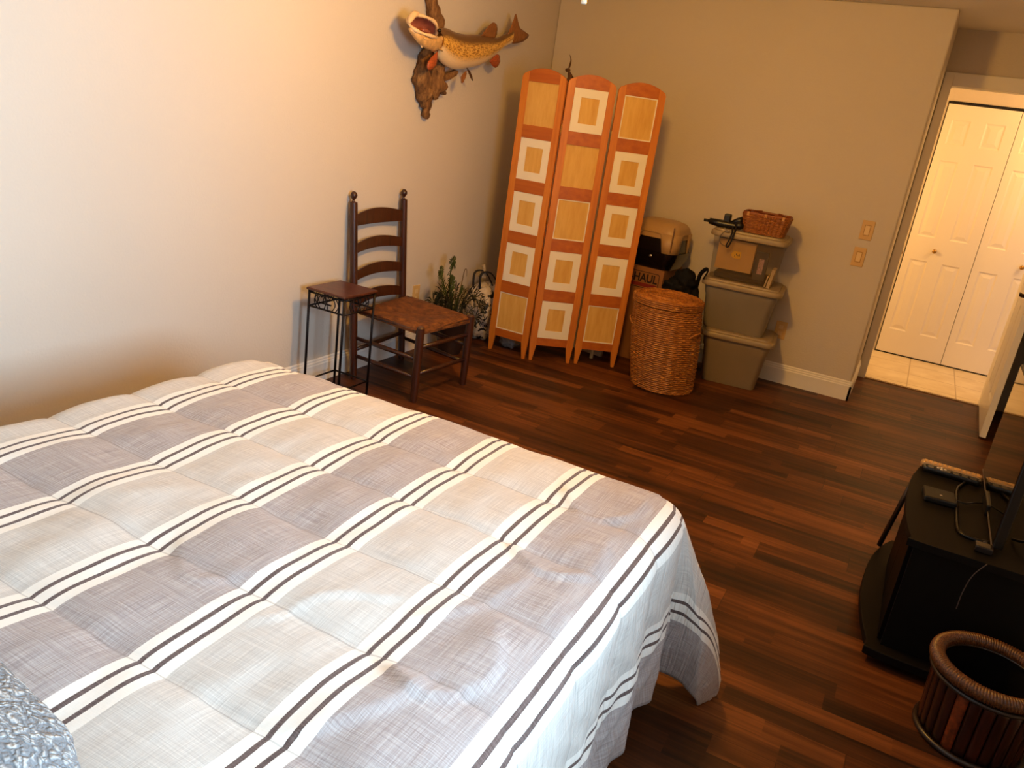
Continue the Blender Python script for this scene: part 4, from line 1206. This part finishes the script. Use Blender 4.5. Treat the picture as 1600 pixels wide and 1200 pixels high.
# tall dried stem rising behind the screen, standing in a floor vase
sv = thing('dried_stem', (.36, -.40, 0), 'dried brown stem peeking over the top of the folding screen', 'dried plant')
obj('vase', MB().lathe([(.05, 0), (.085, .12), (.09, .3), (.06, .5), (.04, .60), (.048, .62), (.034, .62), (.03, .58), (.0001, .3)], (.36, -.40, 0), 24), M('dark_vase', '2a1c18', .4), sv, smooth=True)
DS = M('dried_stem', '5a3c26', .8, var=.3, scale=30)
obj('stalk', MB().tube(crom([(.36, -.40, .3), (.35, -.40, 1.2), (.335, -.40, 1.62), (.345, -.40, 1.74), (.325, -.40, 1.80), (.33, -.40, 1.86), (.316, -.40, 1.895)], 6), [.008] * 14 + [.011, .013, .015, .017, .018, .018, .017, .015, .012, .007, .004, .004, .006, .007, .006, .005, .004, .004, .003, .003, .002, .002, .001][:23], 8), DS, sv, smooth=True)
obj('seed_pod', MB().ball((.345, -.40, 1.735), .022, 10, sz=1.9, f=lump(3, 2, .3)).ball((.318, -.40, 1.80), .012, 8, sx=1.5, f=lump(3, 4, .3)), DS, sv, smooth=True)
mb = MB(); blade_leaf(mb, Vector((.33, -.40, 1.71)), Vector((-.8, 0, .75)), .05, .008); mb.add([(0, 0, 0)], [])
mb = MB().tube([(.335, -.40, 1.69), (.305, -.40, 1.745), (.29, -.40, 1.76)], [.008, .007, .002], 6)
obj('side_shoot', mb, DS, sv, smooth=True)
# low things seen under the screen
tag(obj('picture_canvas', MB().box((-.17, -.012, 0), (.17, .012, .42), Matrix.Translation((.78, -.50, .002)) @ Matrix.Rotation(math.radians(-12), 4, 'Z') @ Matrix.Rotation(-.12, 4, 'X')), M('pale_grey_board', 'b5a898', .7), bevel=.003), 'pale flat board leaning on edge behind the middle of the screen', 'board')
tag(obj('paper_roll', MB().tube([(.905, -.62, 0.001), (.905, -.60, .34)], .012, 14), M('ivory_tube', 'd8cba8', .5), smooth=2), 'thin ivory tube standing on end behind the gap of the screen', 'tube')
tag(obj('crumpled_bag', MB().ball((.40, -.86, .035), .08, 18, sx=.9, sy=.7, sz=.5, f=lump(3.4, 6, .35)), M('crumpled_film', '8d8580', .5, bump=.5, bscale=30), smooth=True), 'small crumpled pale plastic bag on the floor under the left screen panel', 'plastic bag')

# ------------------------------------------------------------------ television stand
BLK = M('black_laminate', '0b0705', .6, var=.15, scale=6, spec=.15); BLKG = M('black_glossy', '060404', .5, var=.1, spec=.1)
ts = thing('tv_stand', (3.07, -2.6, 0), 'black television stand with bowed shelves and tube posts on the right', 'television stand')
topo = crom([(3.30, -2.215, 0), (2.93, -2.215, 0), (2.885, -2.257, 0), (2.853, -2.45, 0), (2.845, -2.62, 0), (2.848, -2.80, 0), (2.868, -2.955, 0), (2.90, -2.985, 0), (3.30, -2.985, 0)], 6)
topo = [(p.x, p.y) for p in topo]
idf = lambda a, b, d: (a, b, d)
obj('top_board', MB().prism(topo, idf, .425, .450), BLK, ts, bevel=.004)
lowo = crom([(3.30, -2.12, 0), (2.93, -2.12, 0), (2.868, -2.145, 0), (2.815, -2.33, 0), (2.798, -2.56, 0), (2.808, -2.76, 0), (2.842, -2.96, 0), (2.88, -3.015, 0), (3.30, -3.015, 0)], 6)
lowo = [(p.x, p.y) for p in lowo]
obj('bottom_board', MB().prism(lowo, idf, .025, .055), BLK, ts, bevel=.004)
obj('back_panel', B((3.27, -2.95, .055), (3.29, -2.25, .425)), BLK, ts)
obj('side_panel', B((2.885, -2.965, .055), (3.27, -2.945, .425)), BLK, ts)
obj('cabinet_door', B((2.872, -2.945, .060), (2.886, -2.655, .420)), BLKG, ts, bevel=.002)
obj('cabinet_door', B((2.872, -2.650, .060), (2.886, -2.36, .420)), BLKG, ts, bevel=.002)
obj('side_panel', B((2.886, -2.36, .055), (3.27, -2.34, .425)), BLK, ts)
obj('middle_shelf', B((2.95, -2.945, .235), (3.27, -2.33, .25)), BLK, ts)
TUB = M('gunmetal_tube', '4a4038', .28, .8)
for p, q in (((2.835, -2.21, .055), (2.875, -2.30, .425)),): obj('tube_post', MB().tube([p, q], .010, 12), TUB, ts, smooth=True)
for x, y in ((2.9, -2.2), (2.9, -2.95), (3.25, -2.2), (3.25, -2.95)): obj('foot', MB().lathe([(.02, 0), (.022, .025)], (x, y, 0), 14), BLACKM, ts)

tv = thing('television', (3.1, -2.5, .45), 'flat black television standing on the black stand at the right edge', 'television')
ta, tb_ = Vector((3.096, -2.150, 0)), Vector((3.090, -2.865, 0)); td = (tb_ - ta).normalized(); tn = Vector((td.y, -td.x, 0))
if tn.x > 0: tn = -tn
ft = lambda a, z, d: tuple(ta + td * a + tn * d + Vector((0, 0, z)))
TZ = .468
obj('tv_shell', MB().prism([(0, TZ), (.750, TZ), (.750, TZ + .43), (0, TZ + .43)], ft, -.001, -.030), BLACKM, tv, bevel=.004)
obj('tv_back', MB().prism([(.12, TZ + .03), (.60, TZ + .03), (.60, TZ + .30), (.12, TZ + .30)], ft, -.030, -.055), BLACKM, tv, bevel=.01)
scm = NT('dark_glossy_screen'); scm.base(srgb('050404')); scm.rough(.06); scm.b.inputs['Specular IOR Level'].default_value = .9; scm.b.inputs['Coat Weight'].default_value = .6; scm.b.inputs['Coat Roughness'].default_value = .05
obj('tv_screen', MB().prism([(.008, TZ + .010), (.742, TZ + .010), (.742, TZ + .422), (.008, TZ + .422)], ft, .0005, -.001), scm.m, tv)
obj('bezel_edge', MB().prism([(0, TZ - .002), (.750, TZ - .002), (.750, TZ + .001), (0, TZ + .001)], ft, .001, -.004), M('silver_trim', '9a8c84', .3, .7), tv)
cyt = (ta + tb_) / 2
lp = crom([(3.085, -2.24, .460), (3.06, -2.255, .455), (3.02, -2.37, .455), (3.004, -2.44, .455), (3.0, -2.60, .455), (3.0, -2.78, .455), (3.012, -2.83, .455), (3.05, -2.845, .455), (3.088, -2.845, .460)], 5)
obj('wire_base', MB().tube(lp, .006, 8), M('black_metal', '0d0a0a', .3, .5), tv, smooth=True)
obj('base_support', B((3.085, -2.60, .450), (3.125, -2.45, .49)), BLACKM, tv, bevel=.004)
obj('base_clip', B((3.070, -2.858, .450), (3.084, -2.842, .462)), M('clear_grey_clip', '3c3432', .15), tv, bevel=.003)

sb = thing('streaming_box', (2.945, -2.57, .45), 'small black streaming box with a pale dot, lying on the television stand', 'media player')
ms = Matrix.Translation((2.945, -2.575, .4505)) @ Matrix.Rotation(math.radians(4), 4, 'Z')
obj('box_body', MB().box((-.052, -.052, 0), (.052, .052, .022), ms), M('matte_black', '0b0808', .5), sb, bevel=.006, seg=3)
obj('logo_dot', MB().lathe([(.0001, 0), (.0045, 0), (.0045, .0006), (.0001, .0006)], tuple(ms @ Vector((.002, -.012, .022))), 14), M('pale_dot', 'b8a898', .5), sb)
obj('plug_cable', MB().tube(crom([(2.997, -2.555, .46), (3.03, -2.56, .46), (3.06, -2.52, .458), (3.10, -2.50, .46), (3.16, -2.5, .458)], 5), .003, 8), BLACKM, sb, smooth=True)


def remote(c, rz, L_, w_, h_, bodym, label, btn, rows_, cols_, tilt=0., extra=None):
    t = thing('remote_control', c, label, 'remote control'); mt = Matrix.Translation(c) @ Matrix.Rotation(rz, 4, 'Z') @ Matrix.Rotation(tilt, 4, 'X')
    lv = [(L_ * .96, w_ * .8, .012, 0), (L_, w_, .018, h_ * .45), (L_ * .985, w_ * .92, .017, h_ * .85), (L_ * .95, w_ * .8, .014, h_)]
    obj('remote_body', loft(lv, mt), bodym, t, smooth=2)
    for i in range(rows_):
        for j in range(cols_):
            a = -L_ * .42 + L_ * .84 * i / max(1, rows_ - 1); b = (j - (cols_ - 1) / 2) * w_ * .62 / max(1, cols_)
            if extra and abs(a - extra) < .02: continue
            obj('button', MB().box((a - L_ * .022, b - w_ * .085, h_), (a + L_ * .022, b + w_ * .085, h_ + .0022), mt), btn, t)
    return t, mt


BTI = M('ivory_button', 'd0a060', .45, var=.1)
t_, mt = remote((2.985, -2.305, .450), math.radians(-2), .205, .042, .022, BLACKM, 'black remote control with a pale button cluster, nearer of the two remotes', M('black_button', '1a1414', .4), 7, 2, extra=-.035)
for a, b in ((-.035, .010), (-.035, -.010), (-.047, 0), (-.023, 0)):
    obj('pale_button', MB().lathe([(.005, 0), (.005, .003), (.0001, .0035)], tuple(mt @ Vector((a, b, .022))), 12), M('white_button', 'e8dcd0', .4), t_, smooth=2)
t_, mt = remote((2.985, -2.262, .450), math.radians(-2), .215, .044, .024, M('champagne_plastic', 'a8865c', .35, .2), 'champagne remote control with rows of ivory buttons, farther of the two remotes', BTI, 12, 3, extra=.02)
obj('dial', MB().lathe([(.012, 0), (.012, .003), (.006, .004), (.0001, .002)], tuple(mt @ Vector((.02, 0, .024))), 18), BTI, t_, smooth=2)
tr = tag(obj('clear_case', B((3.045, -2.925, .4505), (3.095, -2.885, .472)), M('clear_smoke_plastic', '2a2422', .08, var=.1), bevel=.004, seg=3), 'small clear plastic case on the near edge of the television stand', 'case')
wd = tag(obj('cord', MB().tube(crom([(3.16, -2.75, .456), (3.20, -2.82, .50), (3.24, -2.86, .62), (3.25, -2.88, .70), (3.22, -2.80, .66), (3.19, -2.84, .52), (3.22, -2.9, .456)], 7), .0045, 8), BLACKM, smooth=True), 'black cord looping behind the television', 'cord')
wl = tag(obj('thin_white_wire', MB().tube(crom([(3.08, -2.987, .449), (3.055, -2.991, .40), (3.045, -2.995, .34), (3.045, -2.993, .28)], 5), .0016, 6), M('white_wire', '4a3c36', .5), smooth=True), 'thin pale wire hanging down the near side of the television stand', 'wire')

# ------------------------------------------------------------------ bamboo waste basket
WC = Vector((3.150, -3.195, 0))
wb = thing('waste_basket', tuple(WC), 'dark bamboo-slat waste basket with a twine-wrapped rim at the lower right', 'waste basket')
RB = lambda z: .132 + .012 * z / .24
BAM = [M('bamboo_dark', '2a0e06', .3, var=.4, scale=30, stretch=(1, 1, .3), coat=.3), M('bamboo_red', '38140a', .3, var=.4, scale=30, stretch=(1, 1, .3), coat=.3), M('bamboo_amber', '6e3014', .35, var=.6, scale=60, coat=.3)]
ns = 26
for k in range(ns):
    a0 = 2 * PI * k / ns; a1 = 2 * PI * (k + .93) / ns; mb = MB()
    def sl(a, b, a0=a0, a1=a1):
        t_ = lerp(a0, a1, a); z = .010 + .205 * b; r = RB(z) + .004 * math.sin(PI * a)
        return (WC.x + r * math.cos(t_), WC.y + r * math.sin(t_), z)
    mb.grid(sl, 6, 8)
    mid = math.degrees((a0 + a1) / 2) % 360
    obj('bamboo_slat', mb, BAM[2] if 236 < mid < 250 else BAM[k % 2 if k % 3 else 0], wb, smooth=True, solid=.006)
obj('inner_liner', MB().lathe([(.118, .006), (.124, .05), (.130, .225)], tuple(WC), 40, cap=False).lathe([(.0001, .007), (.118, .007)], tuple(WC), 40, cap=False), M('liner_black', '080404', .85, spec=.1), wb, smooth=True)
for z, r, rr_ in ((.008, .140, .009), (.205, .150, .007), (.222, .128, .004)):
    pts = [(WC.x + r * math.cos(t_), WC.y + r * math.sin(t_), z) for t_ in [2 * PI * k / 60 for k in range(61)]]
    obj('hoop', MB().tube(pts, rr_, 10, cap=False), M('dark_hoop', '241813' if z < .22 else '4a3a2c', .35), wb, smooth=True)


def twine(a, b):
    th = a * 2 * PI; ph = b * 2 * PI; r = .0180 + .0034 * abs(math.sin(th * 62 + ph))
    return (WC.x + (.144 + r * math.cos(ph)) * math.cos(th), WC.y + (.144 + r * math.cos(ph)) * math.sin(th), .234 + r * math.sin(ph))


tw = NT('waxed_twine'); v_ = tw.coord('Object'); f_ = tw.noise(v_, 220, 3)
tw.base(tw.ramp(f_, [(.3, srgb('2c1408')), (.55, srgb('5c3416')), (.75, srgb('825426'))])); tw.rough(.4)
obj('twine_rim', MB().grid(twine, 1000, 14, wrap=True), tw.m, wb, smooth=True)
tag(obj('crumpled_paper', MB().ball((3.165, -3.235, .06), .05, 16, f=lump(4, 3, .5)), M('waste_paper', 'a08c7c', .8), smooth=True), 'crumpled scrap of paper inside the bamboo waste basket', 'paper')
